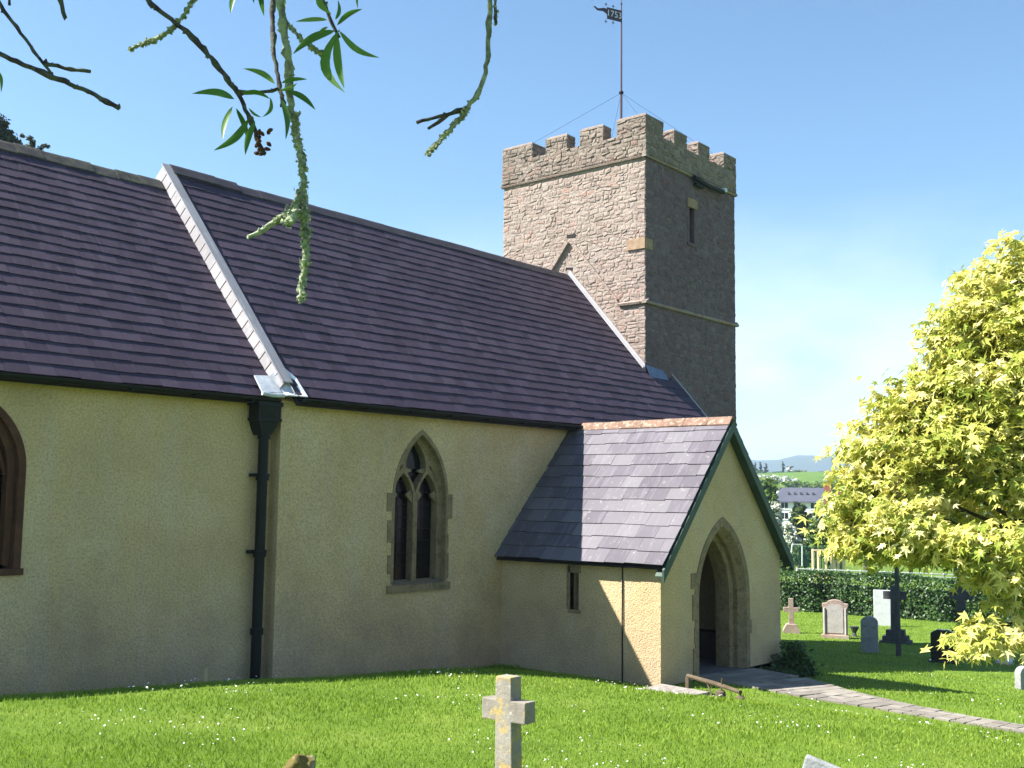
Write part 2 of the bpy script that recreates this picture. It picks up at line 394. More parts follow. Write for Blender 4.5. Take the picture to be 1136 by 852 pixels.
# ------------------------------------------------------------------ slates
def sag(p, q):
    return .014*mn.noise(Vector((p*.5, q*.6, 2.2)))
from mathutils import noise as mn
def slates(o, u, v, U, rows, gauge, sw, th=.012, keep=None, jit=.012, seed=1, lift=.016, overhang=0.0):
    """slate courses: o eave corner, u along eave, v up slope; returns V,F,R"""
    R = np.random.default_rng(seed); o = np.array(o, float); u = np.array(u, float); v = np.array(v, float)
    n = np.cross(u, v); n /= np.linalg.norm(n)
    if n[2] < 0: n = -n
    V = []; F = []; RR = []
    base = [(3, 2, 1, 0), (4, 5, 6, 7), (0, 1, 5, 4), (1, 2, 6, 5), (2, 3, 7, 6), (3, 0, 4, 7)]
    for i in range(rows):
        s = -sw*(.5 if i % 2 else 0)-R.random()*.03
        while s < U:
            ww = sw*(1+R.uniform(-.12, .12)); a0 = max(s, 0); a1 = min(s+ww-.004, U); s += ww
            if a1-a0 < .03: continue
            v0 = i*gauge+R.normal()*jit*.5; v1 = min(v0+gauge*1.45, rows*gauge)
            if v1-v0 < .03: continue
            if keep and not keep((a0+a1)/2, (v0+v1)/2): continue
            l0 = lift+R.random()*.005; l1 = .001; sk = R.normal()*.003
            c = [(a0, v0, l0), (a1, v0+sk, l0+R.normal()*.0015), (a1, v1, l1), (a0, v1, l1)]
            k = len(V)
            for dz in (0, th):
                for (p, q, w_) in c: V.append(o+u*p+v*q+n*(w_+dz+sag(p, q)))
            F += [tuple(x+k for x in f) for f in base]; RR += [R.random()**1.3]*6
    return V, F, RR
def merge(parts):
    V = []; F = []; R = []
    for v, f, r in parts:
        k = len(V); V += list(v); F += [tuple(i+k for i in q) for q in f]; R += list(r)
    return V, F, R

# ================================================================== CHURCH
church = empty('church', (12, 14, 0))
tag(church, 'old cream rendered church with purple slate roofs and square battlemented stone tower', 'church')
church.matrix_world = Matrix.Identity(4)
XN, YN, YC = 10.03, 12.92, 13.15       # nave east end, nave north wall, chancel north wall
YR = 16.37                             # ridge line
XT, YT, TW, TL = 21.58, 14.12, 4.48, 4.38  # tower
SL = (8.56-4.42)/(16.37-12.70)
GZ = -1.9
# walls ------------------------------------------------------------
def gable_prism(mb, x0, x1, yn, zr, ze, ys=None):
    ys = 2*YR-yn
    mb.prism([(x0, yn, GZ), (x0, yn, ze), (x0, YR, zr), (x0, ys, ze), (x0, ys, GZ)], (x1-x0, 0, 0))
mb = MB(); gable_prism(mb, 2.6, XN+.1, YC, 4.32+(YR-YC)*1.1-.1, 4.32)
chancel = mb.build('chancel_wall', MT['render'], church)
c = MB(); LW = arch(5.68, .62, 2.05, 3.27, 4.10); c.prism([(x, YC-.2, z) for x, z in LW], (0, .52, 0)); boolean(chancel, [c.build('c', None)])
mb = MB(); gable_prism(mb, XN, 22.62, YN, 8.42-.12, 4.38)
nave = mb.build('nave_wall', MT['render'], church)
WO = arch(12.97, .62, 1.56, 2.98, 4.06, 16)
c = MB(); c.prism([(x, YN-.2, z) for x, z in WO], (0, .55, 0))
c2 = MB(); c2.box((16.4, YN-.3, 0.02), (17.8, YN+.35, 2.1))
boolean(nave, [c.build('c', None), c2.build('c', None)])
# hollow door recess of the inner doorway: a dark oak door
mb = MB()
for k in range(7): mb.box((16.42+k*.197, YN+.22, .04), (16.42+k*.197+.19, YN+.28, 2.08))
mb.build('church_door', MT['dark'], church)
# nave window --------------------------------------------------------
def band(outer, inner):
    """outlines with equal counts -> quads strip faces list in xz"""
    return [(outer[i], outer[i+1], inner[i+1], inner[i]) for i in range(len(outer)-1)]
def ring(mb, out_, inn, y0, y1):
    for i in range(len(out_)-1):
        a, b, c_, d = out_[i], out_[i+1], inn[i+1], inn[i]
        mb.prism([(a[0], y0, a[1]), (b[0], y0, b[1]), (c_[0], y0, c_[1]), (d[0], y0, d[1])], (0, y1-y0, 0), .5)
win = MB()
WI = arch(12.97, .60, 1.58, 2.98, 4.03, 16); WOu = arch(12.97, .655, 1.58, 2.98, 4.115, 16)
ring(win, WOu, WI, YN-.008, YN+.10)
# splayed reveal: from the outer opening back to the inner one
WB = arch(12.97, .52, 1.62, 2.98, 3.90, 16)
for i in range(len(WI)-1):
    a, b, c_, d = WI[i], WI[i+1], WB[i+1], WB[i]
    win.add([(a[0], YN+.1, a[1]), (b[0], YN+.1, b[1]), (c_[0], YN+.27, c_[1]), (d[0], YN+.27, d[1])], [(0, 1, 2, 3)], .5)
# quoin blocks either side
for z0, h, wl in ((1.75, .30, .13), (2.25, .36, .15), (2.75, .30, .17)):
    win.box((12.97-.606-wl, YN-.012, z0), (12.97-.606, YN+.05, z0+h))
for z0, h, wl in ((1.62, .42, .08), (2.12, .25, .07), (2.62, .42, .15)):
    win.box((12.97+.606, YN-.012, z0), (12.97+.606+wl, YN+.05, z0+h))
wst = win.build('window', MT['ashlar'], church)
wst['label'] = 'two light pointed window in the nave wall with stone tracery'
sill = MB(); sill.prism([(0, YN-.03, 1.44), (0, YN-.03, 1.56), (0, YN+.3, 1.63), (0, YN+.3, 1.44)], (1, 0, 0))
sill.V = [(12.23+v[0]*1.46, v[1], v[2]) for v in sill.V]
sill.build('sill', MT['ashlar'], wst)
pl = MB(); pl.prism([(x, YN+.13, z) for x, z in arch(12.97, .595, 1.585, 2.98, 4.02, 16)], (0, .15, 0), .5)
plate = pl.build('tracery', MT['ashlar'], wst)
cut = []
def trefoil(cx, hw, z0, zs, za):
    P = arch(cx, hw, z0, zs, za, 12); return P
for cx in (12.97-.285, 12.97+.285):
    q = MB(); q.prism([(x, YN, z) for x, z in trefoil(cx, .235, 1.5, 2.93, 3.38)], (0, .5, 0)); cut.append(q.build('c', None))
E1 = []
for t in np.linspace(0, 1, 11): E1.append((t*math.pi/2))
q = MB()  # upper light: pointed top, ogee foot
up = [(12.97, 3.92), (12.97-.10, 3.82), (12.97-.19, 3.69), (12.97-.235, 3.56), (12.97-.235, 3.46), (12.97-.20, 3.38), (12.97-.13, 3.30), (12.97-.06, 3.2), (12.97, 3.06)]
up = up+[(2*12.97-x, z) for x, z in up[1:-1][::-1]]
q.prism([(x, YN, z) for x, z in up], (0, .5, 0)); cut.append(q.build('c', None))
for s in (-1, 1):
    q = MB(); q.prism([(12.97+s*.47, YN, 3.22), (12.97+s*.42, YN, 3.38), (12.97+s*.35, YN, 3.44), (12.97+s*.30, YN, 3.52), (12.97+s*.36, YN, 3.50), (12.97+s*.44, YN, 3.36)][::s], (0, .5, 0))
    cut.append(q.build('c', None))
boolean(plate, cut)
for cx in (12.97-.285, 12.97+.285):
    for s in (-1, 1):
        cu = MB(); cu.prism([(cx+s*.245, YN+.16, 2.88), (cx+s*.12, YN+.16, 3.0), (cx+s*.11, YN+.16, 3.03), (cx+s*.215, YN+.16, 3.12)], (0, .05, 0), .5); cu.build('cusp', MT['ashlar'], wst)
for s in (-1, 1):
    cu = MB(); cu.prism([(12.97+s*.24, YN+.16, 3.48), (12.97+s*.08, YN+.16, 3.44), (12.97+s*.08, YN+.16, 3.41), (12.97+s*.21, YN+.16, 3.38)], (0, .05, 0), .5); cu.build('cusp', MT['ashlar'], wst)
g = MB(); g.box((12.3, YN+.27, 1.5), (13.65, YN+.29, 4.1)); 
g.build('glass', MT['glass'], wst)
lg = MB()
for k in range(8): lg.box((12.38, YN+.255, 1.85+k*.2), (13.56, YN+.262, 1.862+k*.2))
for x in (12.68, 13.26): lg.box((x-.005, YN+.25, 1.6), (x+.005, YN+.256, 3.3))
lg.build('glazing_bars', MT['iron'], wst)
# chancel window -----------------------------------------------------
cw = MB(); LI = arch(5.68, .58, 2.07, 3.27, 4.05); LO = arch(5.68, .69, 2.07, 3.27, 4.18)
ring(cw, LO, arch(5.68, .60, 2.07, 3.27, 4.08), YC-.01, YC+.06); ring(cw, arch(5.68, .60, 2.07, 3.27, 4.08), arch(5.68, .50, 2.12, 3.27, 3.93), YC+.07, YC+.2)
cwo = cw.build('window', MT['brownst'], church); cwo['label'] = 'pointed chancel window with red brown stone frame'
q = MB(); q.box((4.98, YC-.03, 1.99), (6.40, YC+.2, 2.07)); q.build('sill', MT['brownst'], cwo)
q = MB(); q.box((5.64, YC+.08, 2.1), (5.72, YC+.19, 3.9)); q.tube([(5.68-.22, YC+.14, 3.2), (5.68-.2, YC+.14, 3.45), (5.68, YC+.14, 3.75)], .03); q.tube([(5.68+.5, YC+.14, 3.2), (5.68+.4, YC+.14, 3.5), (5.68+.25, YC+.14, 3.7)], .03)
q.build('tracery', MT['brownst'], cwo)
q = MB(); q.box((5.0, YC+.21, 2.05), (6.35, YC+.23, 4.2)); q.build('glass', MT['glass'], cwo)
q = MB()
for k in range(9): q.box((5.1, YC+.195, 2.2+k*.2), (6.25, YC+.205, 2.212+k*.2))
q.build('glazing_bars', MT['iron'], cwo)

# roofs --------------------------------------------------------------
def slope(y0, z0, sl):
    v = np.array([0, 1, sl]); return v/np.linalg.norm(v)
# chancel: eave edge y 12.93
SC_ = (8.25-4.40)/(16.37-12.93); vC = slope(0, 0, SC_); LC = math.hypot(16.37-12.93, 8.25-4.40)
rowsC = 24; gC = LC/rowsC
parts = [slates((2.4, 12.93, 4.40), (1, 0, 0), vC, XN+.08-2.4, rowsC, gC, .30, seed=3)]
parts.append(slates((2.4, 2*YR-12.93, 4.40), (1, 0, 0), (0, -vC[1], vC[2]), XN+.08-2.4, rowsC, gC, .6, seed=4))
u = MB(); u.prism([(2.45, 12.96, 4.36), (2.45, YR, 8.18), (2.45, 2*YR-12.96, 4.36), (2.45, 2*YR-12.96, 4.3), (2.45, YR, 8.08), (2.45, 12.96, 4.30)], (XN+.05-2.45, 0, 0), .1)
parts.append((u.V, [], []))
V, Fc, Rr = merge(parts[:2])
chroof = mesh_np('chancel_roof', V, Fc, MT['slate'], church, Rr)
u.build('roof_underlay', MT['under'], chroof)
# nave
vN = slope(0, 0, SL); LN = math.hypot(16.37-12.70, 8.56-4.42); rowsN = 24; gN = LN/rowsN
y_of = lambda v: 12.70+v*vN[1]
parts = [slates((XN+.11, 12.70, 4.42), (1, 0, 0), vN, XT-XN-.11, rowsN, gN, .29, seed=5),
         slates((XT, 12.70, 4.42), (1, 0, 0), vN, 22.75-XT, rowsN, gN, .29, seed=6, keep=lambda a, b: y_of(b) < 13.95),
         slates((XN+.11, 2*YR-12.70, 4.42), (1, 0, 0), (0, -vN[1], vN[2]), XT-XN-.11, rowsN, gN, .7, seed=7)]
V, Fc, Rr = merge(parts)
nvroof = mesh_np('nave_roof', V, Fc, MT['slate'], church, Rr)
u = MB(); u.prism([(XN+.12, 12.73, 4.38), (XN+.12, YR, 8.49), (XN+.12, 2*YR-12.73, 4.38), (XN+.12, 2*YR-12.73, 4.30), (XN+.12, YR, 8.38), (XN+.12, 12.73, 4.30)], (XT-XN-.12, 0, 0))
u.prism([(XT, 12.73, 4.38), (XT, YT, 4.38+(YT-12.73)*SL), (XT, YT, 4.3+(YT-12.73)*SL), (XT, 12.73, 4.30)], (22.72-XT, 0, 0))
u.build('roof_underlay', MT['under'], nvroof)
# ridge caps
def ridge_cap(name, x0, x1, z, mat, parent, seg=.45, rough=.006, hw=.15, step=None, seed=0):
    mb = MB(); R = random.Random(seed); x = x0
    while x < x1-.02:
        e = min(x+seg, x1); dz = R.uniform(-rough, rough); s = SL*.95
        if step and x < step: dz += .035
        t = .028
        P = [(-hw, -hw*s), (-.04, -.035), (0, 0), (.04, -.035), (hw, -hw*s), (hw-.01, -hw*s-t), (0, -.05), (-hw+.01, -hw*s-t)]
        mb.prism([(x, YR+a, z+b+dz) for a, b in P], (e-x-.006, 0, 0)); x = e
    return mb.build(name, mat, parent)
ridge_cap('ridge_cap', XN+.1, XT+.0, 8.61, MT['dridge'], nvroof, .46, .006, .17, step=11.5, seed=2)
rc = ridge_cap('ridge_cap', 2.4, XN+.06, 8.31, MT['ridge'], chroof, .42, .018, .17, seed=3)
# vertical verge of pale slates where the nave roof stands above the chancel roof
vs = MB(); n_v = 24
pN = lambda t, off: (12.70+t*3.67, 4.42+t*4.14+off)
for k in range(n_v):
    t0, t1 = k/n_v+.035*0, (k+1)/n_v-.004
    a0, a1 = pN(t0, .03), pN(t1, .03)
    h = .33
    b0, b1 = (a0[0]+h*.62, a0[1]-h*.50), (a1[0]+h*.62, a1[1]-h*.50)
    if k == 0: continue
    tl = random.uniform(-.004, .004)
    vs.prism([(XN-.04+tl, a0[0], a0[1]), (XN-.04, a1[0], a1[1]), (XN-.04, b1[0], b1[1]), (XN-.04+tl, b0[0], b0[1])], (.025, 0, 0))
vs.build('verge_slates', MT['verge'], nvroof)
q = MB(); q.prism([(XN-.05, *pN(.04, .075)), (XN-.05, *pN(1.0, .075)), (XN-.05, *pN(1.0, .035)), (XN-.05, *pN(.04, .055))], (.18, 0, 0)); q.build('verge_capping', MT['verge'], nvroof)
# crumpled lead tray at the foot of the verge
q = MB()
q.add([(9.92, 12.90, 4.42), (10.30, 12.66, 4.43), (10.30, 12.95, 4.73), (10.12, 13.1, 4.92), (9.90, 13.12, 4.70), (10.08, 12.86, 4.50), (10.0, 12.72, 4.43)],
      [(0, 6, 5), (6, 1, 5), (5, 1, 2), (5, 2, 3), (5, 3, 4), (5, 4, 0)], .5)
q.add([(9.62, 12.86, 4.46), (9.97, 12.86, 4.47), (9.99, 13.12, 4.74), (9.66, 13.12, 4.72)], [(0, 1, 2, 3)], .5)
q.tube([(9.62, 12.85, 4.45), (9.8, 12.83, 4.43), (9.98, 12.80, 4.44)], .03)
lt = q.build('lead_tray', MT['lead'], church, smooth=False)
sm = lt.modifiers.new('s', 'SOLIDIFY'); sm.thickness = .02
# lead flashings against the tower
q = MB(); 
A = np.array([12.70+.0, 4.42]); 
def on(y, off): return 4.42+(y-12.70)*SL+off
q.prism([(XT-.10, YT, on(YT, .05)), (XT-.10, YR, on(YR, .05)), (XT-.02, YR, on(YR, .12)), (XT-.02, YT, on(YT, .12))], (.0, 0, 0.02))
q.prism([(XT-.045, YT-.02, on(YT-.02, .03)), (XT-.045, YR-.02, on(YR-.02, .03)), (XT-.045, YR-.02, on(YR-.02, .19)), (XT-.045, YT-.02, on(YT-.02, .19))], (.02, 0, 0))
q.build('lead_flashing', MT['verge'], nvroof)
q = MB(); q.prism([(XT-.05, YT-.18, on(YT-.18, .04)), (22.35, YT-.18, on(YT-.18, .04)), (22.25, YT-.07, on(YT-.07, .14)), (XT-.05, YT-.07, on(YT-.07, .2))], (0, .01, .015))
q.build('lead_apron', mat_plain('blue_lead', (.10, .13, .22), .5, .5, .2, 6, .4), nvroof)
q = MB(); q.prism([(22.74, 12.70, on(12.70, .0)), (22.74, YT, on(YT, .0)), (22.74, YT, on(YT, .045)), (22.74, 12.70, on(12.70, .045))], (.07, 0, 0)); q.build('verge_capping', MT['verge'], nvroof)

# gutters and downpipe -----------------------------------------------
def gutter(name, x0, x1, y, z, r=.062):
    mb = MB(); n = 9; prof = [(r*math.cos(a), r*math.sin(a)) for a in np.linspace(math.pi, 2*math.pi, n)]
    prof += [(p[0]*.86, p[1]*.86) for p in prof[::-1]]
    mb.prism([(x0, y+a, z+b) for a, b in prof], (x1-x0, 0, 0), .5)
    x = x0+.3
    while x < x1:
        mb.box((x-.015, y-.068, z-.07), (x+.015, y+.12, z-.045), .5); x += .95
    return mb.build(name, MT['iron'], church)
gutter('gutter', 2.5, 9.9, 12.88, 4.39); gutter('gutter', 10.2, 17.3, 12.66, 4.41)
gutter('gutter', 19.4, 22.7, 12.66, 4.41)
q = MB(); X0, Y0 = 9.79, 13.0
q.lathe((X0, Y0, 0), [(.075, .28), (.075, 3.86)], 12)
for z in (1.0, 2.1, 3.2, 3.8): q.lathe((X0, Y0, 0), [(.095, z), (.095, z+.09)], 12)
dp = q.build('downpipe', MT['iron'], church)
for z in (2.15, 3.25):
    b_ = MB(); b_.box((X0-.15, Y0+.03, z), (X0+.15, Y0+.12, z+.05)); b_.build('bracket', MT['iron'], dp)
q = MB(); q.prism([(X0-.2, Y0-.13, 4.3), (X0+.2, Y0-.13, 4.3), (X0+.19, Y0-.12, 4.08), (X0+.08, Y0-.07, 3.86), (X0-.08, Y0-.07, 3.86), (X0-.19, Y0-.12, 4.08)], (0, .24, 0), .5)
q.box((X0-.22, Y0-.15, 4.28), (X0+.22, Y0+.13, 4.34)); q.box((X0-.21, Y0-.14, 4.06), (X0+.21, Y0+.12, 4.10)); q.build('hopper_head', MT['iron'], dp)

# ------------------------------------------------------------------ tower
from mathutils import noise as mn
def lime(a, b):
    if a > 12: return False
    return mn.noise(Vector((a*.9, b*1.1, 3.1)))+.5*mn.noise(Vector((a*3, b*3, 7.7))) > .34
def stones(mb, o, u, v, n, U, Vh, skip=None, rh=(.06, .135), lw=(.08, .29), prot=.015, seed=0, edge=0.0):
    """random-coursed rubble: bulging blocks standing proud of a face"""
    R = random.Random(seed); o, u, v, n = map(Vector, (o, u, v, n)); z = 0
    while z < Vh-.02:
        h = R.uniform(*rh); 
        if z+h > Vh-.05: h = Vh-z
        s = 0
        while s < U-.001:
            w_ = R.uniform(*lw)
            if s+w_ > U-.1: w_ = U-s
            cx, cz = s+w_/2, z+h/2
            hh = h; zz = z
            if not (skip and skip(cx, cz)) and not (h < .5 and lime(cx+seed, cz) and s > .3 and s+w_ < U-.2):
                g = R.uniform(.004, .012); p = prot*R.uniform(.15, 1.3)*(1 if R.random() > .15 else .1)
                a0, a1, b0, b1 = s+g, s+w_-g, zz+g+R.uniform(-.01, .01), zz+hh-g+R.uniform(-.01, .01)
                if s < .01: a0 = -edge*R.uniform(.2, 1)
                if s+w_ > U-.01: a1 = U+edge*R.uniform(.2, 1)
                j = lambda q=.012: R.uniform(-q, q)
                tw = j(.028)
                B = [(a0+j(.010), b0+j(.026)-tw), (a1+j(.010), b0+j(.026)+tw), (a1+j(.010), b1+j(.026)+tw), (a0+j(.010), b1+j(.026)-tw)]
                i_ = min(.03, (a1-a0)*.2, (b1-b0)*.25)
                T = [(a0+i_+j(), b0+i_+j()-tw), (a1-i_+j(), b0+i_+j()+tw), (a1-i_+j(), b1-i_+j()+tw), (a0+i_+j(), b1-i_+j()-tw)]
                vs = [o+u*a+v*b-n*.02 for a, b in B]+[o+u*a+v*b+n*p*.55 for a, b in B]+[o+u*a+v*b+n*(p+.004+j(.004)) for a, b in T]
                r = R.random(); r = r*.82 if R.random() > .06 else 1
                mb.add(vs, [(0, 1, 5, 4), (1, 2, 6, 5), (2, 3, 7, 6), (3, 0, 4, 7), (4, 5, 9, 8), (5, 6, 10, 9), (6, 7, 11, 10), (7, 4, 8, 11), (8, 9, 10, 11)], r)
            s += w_
        z += h
tx1, ty1 = XT+TL, YT+TW
ZS, ZP, ZM = 11.25, 11.88, 12.33
mb = MB(); mb.box((XT, YT, GZ), (tx1, ty1, ZS)); tower = mb.build('tower', MT['mortar'], church)
cc = MB(); cc.box((23.60, YT-.2, 9.50), (23.86, YT+.45, 10.42)); boolean(tower, [cc.build('c', None)])
tower.data.materials.append(mat_plain('shaded_mortar', (.155, .122, .133), .95, .1, .25, 5, .8))  # darker mortar copy, paints the shade of the north face
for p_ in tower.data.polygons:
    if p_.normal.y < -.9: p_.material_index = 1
st = MB()
# east face: u along +y from the near corner, stones stop under the nave roof
ov = lambda a, b: b+GZ < 4.0+(min(YT+a, YR)-12.70)*SL-(0)-.3 if YT+a < YR else b+GZ < 4.0+(2*YR-YT-a-12.70)*SL-.3
holes = [(2.05, 10.25-.7, .17, .06), (2.25, 9.42, .20, .06)]
def skE(a, b):
    y, z = YT+a, b+GZ
    if abs(y-16.33) < .16 and abs(z-9.60) < .06: return True
    if abs(y-16.36) < .13 and abs(z-8.78) < .06: return True
    return ov(a, b)
stones(st, (XT, YT, GZ), (0, 1, 0), (0, 0, 1), (-1, 0, 0), TW, ZS-GZ, skE, prot=.013, seed=11, edge=.014)
st.build('stonework', MT['stone'], tower); st = MB()
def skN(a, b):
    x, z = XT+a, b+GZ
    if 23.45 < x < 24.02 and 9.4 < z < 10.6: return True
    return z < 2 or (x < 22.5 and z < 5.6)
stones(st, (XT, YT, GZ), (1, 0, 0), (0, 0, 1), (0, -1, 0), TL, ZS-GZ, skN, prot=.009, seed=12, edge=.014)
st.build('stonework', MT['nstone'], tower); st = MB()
stones(st, (tx1, YT, 3), (0, 1, 0), (0, 0, 1), (1, 0, 0), TW, ZS-3, None, prot=.016, seed=13, edge=.01)
st.build('stonework', MT['stone'], tower)
# dark putlog holes and old roof crease
for yy_, zz_, hw_ in ((16.33, 9.60, .15), (16.40, 8.76, .11)):
    q = MB(); q.obox((XT-.004, yy_, zz_), (.006, 0, 0), (0, hw_, .012), (0, -.005, .042)); q.build('putlog_hole', MT['dark'], tower)
q = MB()
def crease(y0, z0, y1, z1, w_=.035, d=.07):
    a, b = Vector((XT-.03, y0, z0)), Vector((XT-.03, y1, z1)); t = (b-a).normalized(); nn = Vector((1, 0, 0)).cross(t)
    k = max(2, int((b-a).length/.3))
    for i in range(k):
        p0 = a+(b-a)*(i/k); p1 = a+(b-a)*((i+.96)/k)
        q.obox((p0+p1)/2+Vector((random.uniform(-.008, .008), 0, 0)), t*((p1-p0).length/2), nn*w_, Vector((d/2, 0, 0)))
crease(16.22, 9.36, 14.90, 7.80, .022, .05); crease(16.42, 9.46, 17.1, 8.6, .05, .14)
q.build('old_roof_crease', MT['stone'], tower)
q = MB(); q.box((XT-.05, YT-.02, 8.98), (XT+.3, YT+.50, 9.24)); q.build('orange_quoin', MT['orange'], tower)
q = MB(); q.box((23.50, YT-.04, 10.42), (23.96, YT+.2, 10.66)); q.build('orange_lintel', MT['orange'], tower)
# bell opening louvres
q = MB(); q.box((23.50, YT-.01, 9.46), (23.61, YT+.2, 10.42)); q.box((23.85, YT-.01, 9.46), (23.96, YT+.2, 10.42)); q.box((23.5, YT-.04, 9.42), (23.96, YT+.2, 9.50))
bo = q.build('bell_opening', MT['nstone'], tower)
q = MB()
for k in range(8): q.prism([(23.60, YT+.10, 9.56+k*.11), (23.60, YT+.22, 9.63+k*.11), (23.60, YT+.22, 9.645+k*.11), (23.60, YT+.10, 9.575+k*.11)], (.26, 0, 0))
q.build('louvres', MT['dark'], bo)
q = MB(); q.box((23.5, YT+.26, 9.4), (23.95, YT+.3, 10.5)); q.build('opening_back', MT['dark'], bo)
# string courses
def course(z, faces='NEWS', p=.09, h=.10, x0=XT, y0=YT, xe=None, ye=None):
    mb = MB(); R = random.Random(int(z*10))
    def run(a, b, nn):
        a, b, nn = Vector(a), Vector(b), Vector(nn); L = (b-a).length; t = (b-a)/L; s = 0
        while s < L:
            e = min(s+R.uniform(.4, .8), L); j = R.uniform(-.01, .01)
            P = [(-.04, -h*.45), (p*.75+j, -h*.45), (p+j, 0), (p*.8+j, h*.12), (-.04, h*.6)]
            mb.prism([a+t*s+nn*q_+Vector((0, 0, z+r_)) for q_, r_ in P], t*(e-s-.004)); s = e
    if 'N' in faces: run((x0-p, y0, 0), (tx1+p, y0, 0), (0, -1, 0))
    if 'E' in faces: run((x0, ye or ty1+p, 0), (x0, y0-p*.98, 0), (-1, 0, 0))
    if 'W' in faces: run((tx1, y0-p*.98, 0), (tx1, ty1+p, 0), (1, 0, 0))
    return mb.build('string_course', MT['stone'], tower)
course(ZS+.02, p=.075, h=.09); course(7.69, 'NEW', p=.085, h=.11, ye=14.86)
# parapet
e = .04; th = .34
mb = MB(); mb.box((XT-e, YT-e, ZS+.06), (tx1+e, YT+th, ZP)); mb.box((XT-e, ty1-th, ZS+.06), (tx1+e, ty1+e, ZP))
mb.box((XT-e, YT+th, ZS+.06), (XT+th, ty1-th, ZP)); mb.box((tx1-th, YT+th, ZS+.06), (tx1+e, ty1-th, ZP)); mb.box((XT+.1, YT+.1, ZS-.1), (tx1-.1, ty1-.1, ZS+.1))
par = mb.build('parapet', MT['pstone'], church)
st = MB(); k = dict(rh=(.06, .13), lw=(.08, .28), prot=.018)
stones(st, (XT-e, YT-e, ZS+.06), (0, 1, 0), (0, 0, 1), (-1, 0, 0), TW+2*e, ZP-ZS-.06, seed=21, edge=.01, **k)
stones(st, (XT-e, YT-e, ZS+.06), (1, 0, 0), (0, 0, 1), (0, -1, 0), TL+2*e, ZP-ZS-.06, seed=22, edge=.01, **k)
stones(st, (XT-e, YT-e, ZP), (0, 1, 0), (1, 0, 0), (0, 0, 1), TW+2*e, th, seed=23, **k)
stones(st, (XT-e, YT-e, ZP), (1, 0, 0), (0, 1, 0), (0, 0, 1), TL+2*e, th, seed=24, **k)
st.build('parapet_stones', MT['pstone'], par)
def merlon(x0, x1, y0, y1, z1, seed):
    z0 = ZP-.02
    mb = MB(); mb.box((x0+.015, y0+.015, z0), (x1-.015, y1-.015, z1-.03)); o = mb.build('merlon', MT['pstone'], church)
    s = MB(); k = dict(rh=(.06, .13), lw=(.08, .26), prot=.018, edge=.006)
    stones(s, (x0+.01, y0, z0), (0, 1, 0), (0, 0, 1), (-1, 0, 0), y1-y0, z1-z0-.07, seed=seed, **k)
    stones(s, (x0, y0+.01, z0), (1, 0, 0), (0, 0, 1), (0, -1, 0), x1-x0, z1-z0-.07, seed=seed+1, **k)
    stones(s, (x1-.01, y0, z0), (0, 1, 0), (0, 0, 1), (1, 0, 0), y1-y0, z1-z0-.07, seed=seed+2, **k)
    stones(s, (x0, y1-.01, z0), (1, 0, 0), (0, 0, 1), (0, 1, 0), x1-x0, z1-z0-.07, seed=seed+3, **k)
    s.build('merlon_stones', MT['pstone'], o)
    # weathered coping, humped
    c = MB(); xm, ym = (x0+x1)/2, (y0+y1)/2; i = .07; zt = z1
    a = [(x0-.01, y0-.01, zt-.08), (x1+.01, y0-.01, zt-.08), (x1+.01, y1+.01, zt-.08), (x0-.01, y1+.01, zt-.08)]
    b = [(x0+i, y0+i, zt+.015), (x1-i, y0+i, zt), (x1-i, y1-i, zt+.01), (x0+i, y1-i, zt+.02)]
    mi = [(x0, y0, zt-.03), (x1, y0, zt-.035), (x1, y1, zt-.03), (x0, y1, zt-.028)]
    c.add(a+mi+b, [(3, 2, 1, 0), (0, 1, 5, 4), (1, 2, 6, 5), (2, 3, 7, 6), (3, 0, 4, 7), (4, 5, 9, 8), (5, 6, 10, 9), (6, 7, 11, 10), (7, 4, 8, 11), (8, 9, 10, 11)], .55)
    c.build('coping', MT['pstone'], o)
xE, xW, yN_, yS = XT-e, tx1+e, YT-e, ty1+e
corner = [(xE, xE+.79, yN_, yN_+th, 0), (xE, xE+th, yN_+th, yN_+.84, 1)]
# corner merlons are L-shaped: two blocks in one piece would be heavy, so each is one square block
sd_ = 100
for (x0, x1, y0, y1) in [(xE, xE+.79, yN_, yN_+.84), (xW-.66, xW, yN_, yN_+.62+.1), (xE, xE+.74, yS-1.02, yS), (xW-.66, xW, yS-1.0, yS)]:
    merlon(x0, x1, y0, y1, ZM, sd_); sd_ += 7
for (a, b) in [(15.34, 16.06), (16.47, 17.17)]:
    merlon(xE, xE+th, a, b, ZM-.01, sd_); sd_ += 7; merlon(xW-th, xW, a, b, ZM-.01, sd_); sd_ += 7
for (a, b) in [(22.84, 23.45), (24.02, 24.58)]:
    merlon(a, b, yN_, yN_+th, ZM-.05, sd_); sd_ += 7; merlon(a, b, yS-th, yS, ZM-.05, sd_); sd_ += 7
# broken gutter under the north parapet
q = MB(); q.tube([(23.66, YT-.12, 11.20), (24.4, YT-.13, 11.13), (25.15, YT-.13, 11.14)], .06); q.tube([(23.75, YT-.1, 11.05), (24.1, YT-.1, 11.03)], .05); q.build('lead_spout', MT['iron'], church)
q = MB(); q.box((25.12, YT-.19, 11.15), (25.25, YT-.06, 11.25)); q.build('spout_end', MT['lead'], church)

